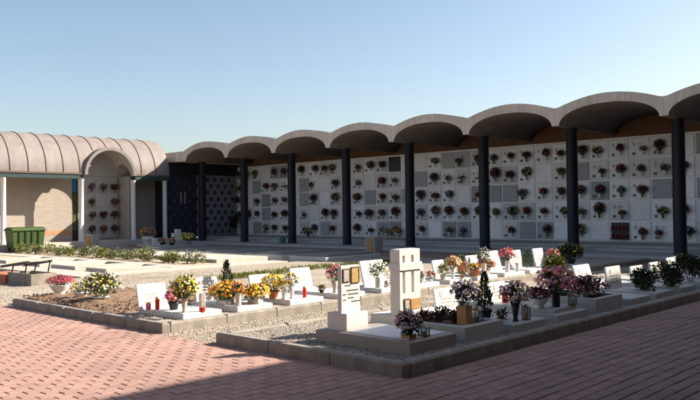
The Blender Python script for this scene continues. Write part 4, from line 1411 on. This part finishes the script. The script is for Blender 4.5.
# body, tapered
x0, x1, y0, y1 = -.45, .45, -.75, .75
vs = [(x0 + .06, y0 + .06, .18), (x1 - .06, y0 + .06, .18), (x1 - .06, y1 - .06, .18), (x0 + .06, y1 - .06, .18), (x0, y0, .95), (x1, y0, .95), (x1, y1, .95), (x0, y1, .95)]
q.add(vs, [(0, 3, 2, 1), (4, 5, 6, 7), (0, 1, 5, 4), (1, 2, 6, 5), (2, 3, 7, 6), (3, 0, 4, 7)])
q.build('body', 'bin_green', t)
q = MB(); q.box(x0 - .05, x1 + .05, y0 - .05, y1 + .05, .951, 1.01, 0, .02); q.build('rim', 'bin_green', t)
q = MB()
n = 10
for k in range(n):
    a0, a1 = math.pi * k / n, math.pi * (k + 1) / n
    p = [(.45 * math.cos(a0), y0 - .02, 1.011 + .11 * math.sin(a0)), (.45 * math.cos(a1), y0 - .02, 1.011 + .11 * math.sin(a1)), (.45 * math.cos(a1), y1 + .02, 1.011 + .11 * math.sin(a1)), (.45 * math.cos(a0), y1 + .02, 1.011 + .11 * math.sin(a0))]
    q.add(p, [(0, 3, 2, 1)], 0, True)
for y in (y0 - .02, y1 + .02):
    q.add([(.45 * math.cos(math.pi * k / n), y, 1.011 + .11 * math.sin(math.pi * k / n)) for k in range(n + 1)], [tuple(range(n + 1))])
q.build('lid', 'bin_green', t)
for yy in (-.45, -.15, .15, .45):
    q = MB()
    q.add([(x1 - .055, yy - .03, .2), (x1 - .055, yy + .03, .2), (x1 + .0, yy + .03, .94), (x1 + .0, yy - .03, .94), (x1 - .01, yy - .025, .2), (x1 - .01, yy + .025, .2), (x1 + .04, yy + .025, .94), (x1 + .04, yy - .025, .94)],
          [(4, 5, 6, 7), (0, 4, 7, 3), (1, 2, 6, 5), (0, 1, 5, 4), (3, 7, 6, 2)])
    q.build('rib', 'bin_dark', t)
for sx in (-1, 1):
    for sy in (-1, 1):
        q = MB(); q.lathe([(.03, -.03), (.09, -.03), (.09, .03), (.03, .03)], 12)
        o = q.build('wheel', 'pot_dark', t, (sx * .3, sy * .6, .09)); o.rotation_euler = (0, math.pi / 2, 0)

# ------------------------------------------------------------------ concrete box with tilted iron rack
t = thing('water_trough', 'low concrete trough with a tilted dark iron rack over it', 'trough', (-18.35, 8.05, 0))
for bx in ((-0.62, 0.7, -0.31, -0.25, -0.05, 0.27), (-0.62, 0.7, 0.25, 0.31, -0.05, 0.27), (-0.62, -0.56, -0.249, 0.249, -0.05, 0.27), (0.64, 0.7, -0.249, 0.249, -0.05, 0.27)):
    part('wall', 'kerb_concrete', bx)
part('step', 'terracotta', (-1.9, -0.64, -0.36, 0.3, -0.05, 0.20))
for ya in (-.28, .28):
    q = MB(); q.box(-1.55, 0, -.03, .03, -.03, .03)
    o = q.build('top_rail', 'iron', t, (0.47, ya, .545)); o.rotation_euler.y = -0.105
    for xx in (-.42, .34):
        q = MB(); q.tube((xx - .06, ya, .22), (xx + .06, ya, .52 - (.47 - xx) * .105), .018); q.build('strut', 'iron', t)
for xx in (-.9, .44):
    q = MB(); q.tube((xx, -.25, .542 - (.47 - xx) * .105), (xx, .25, .542 - (.47 - xx) * .105), .015); q.build('cross_bar', 'iron', t)

# ------------------------------------------------------------------ HEDGE AND WEEDS
rgw = random.Random(77)
ORDS = ORD + ['thirteenth', 'fourteenth', 'fifteenth', 'sixteenth', 'seventeenth']
hx = [-33.6 + k * 0.80 for k in range(17)]
for n, x in enumerate(hx):
    lab = 'low straggly green shrub, %s from the green waste container in the ragged hedge' % ORDS[n]
    bush('hedge_shrub', lab, 'shrub', (x + rgw.uniform(-.1, .1), 14.35 + rgw.uniform(-.15, .15), 0.0), .40 + rgw.uniform(-.10, .08), .26 + rgw.uniform(-.09, .10), 280, 300 + n, 'leaf_grey' if n % 3 else 'leaf_yellow', ['cream'], 4, .04, .11, .045, group='shrubs of the ragged hedge row')
q = MB()
for _ in range(2600):
    c = rgw.choice([(-15.4, 11.9), (-15.5, 13.2), (-15.9, 14.7), (-15.6, 17.0), (-15.8, 18.6), (-15.3, 12.4), (-15.9, 15.9)])
    p = Vector((c[0] + rgw.gauss(0, .16), c[1] + rgw.gauss(0, .42), 0.0))
    q.leaf(p, Vector((rgw.uniform(-.6, .6), rgw.uniform(-.6, .6), 1)), rgw.uniform(.05, .17), .025, rgw)
stuff(tag(q.build('weeds', 'leaf_yellow'), 'patchy yellow green weeds along the edge of the gravel path', 'weeds'))
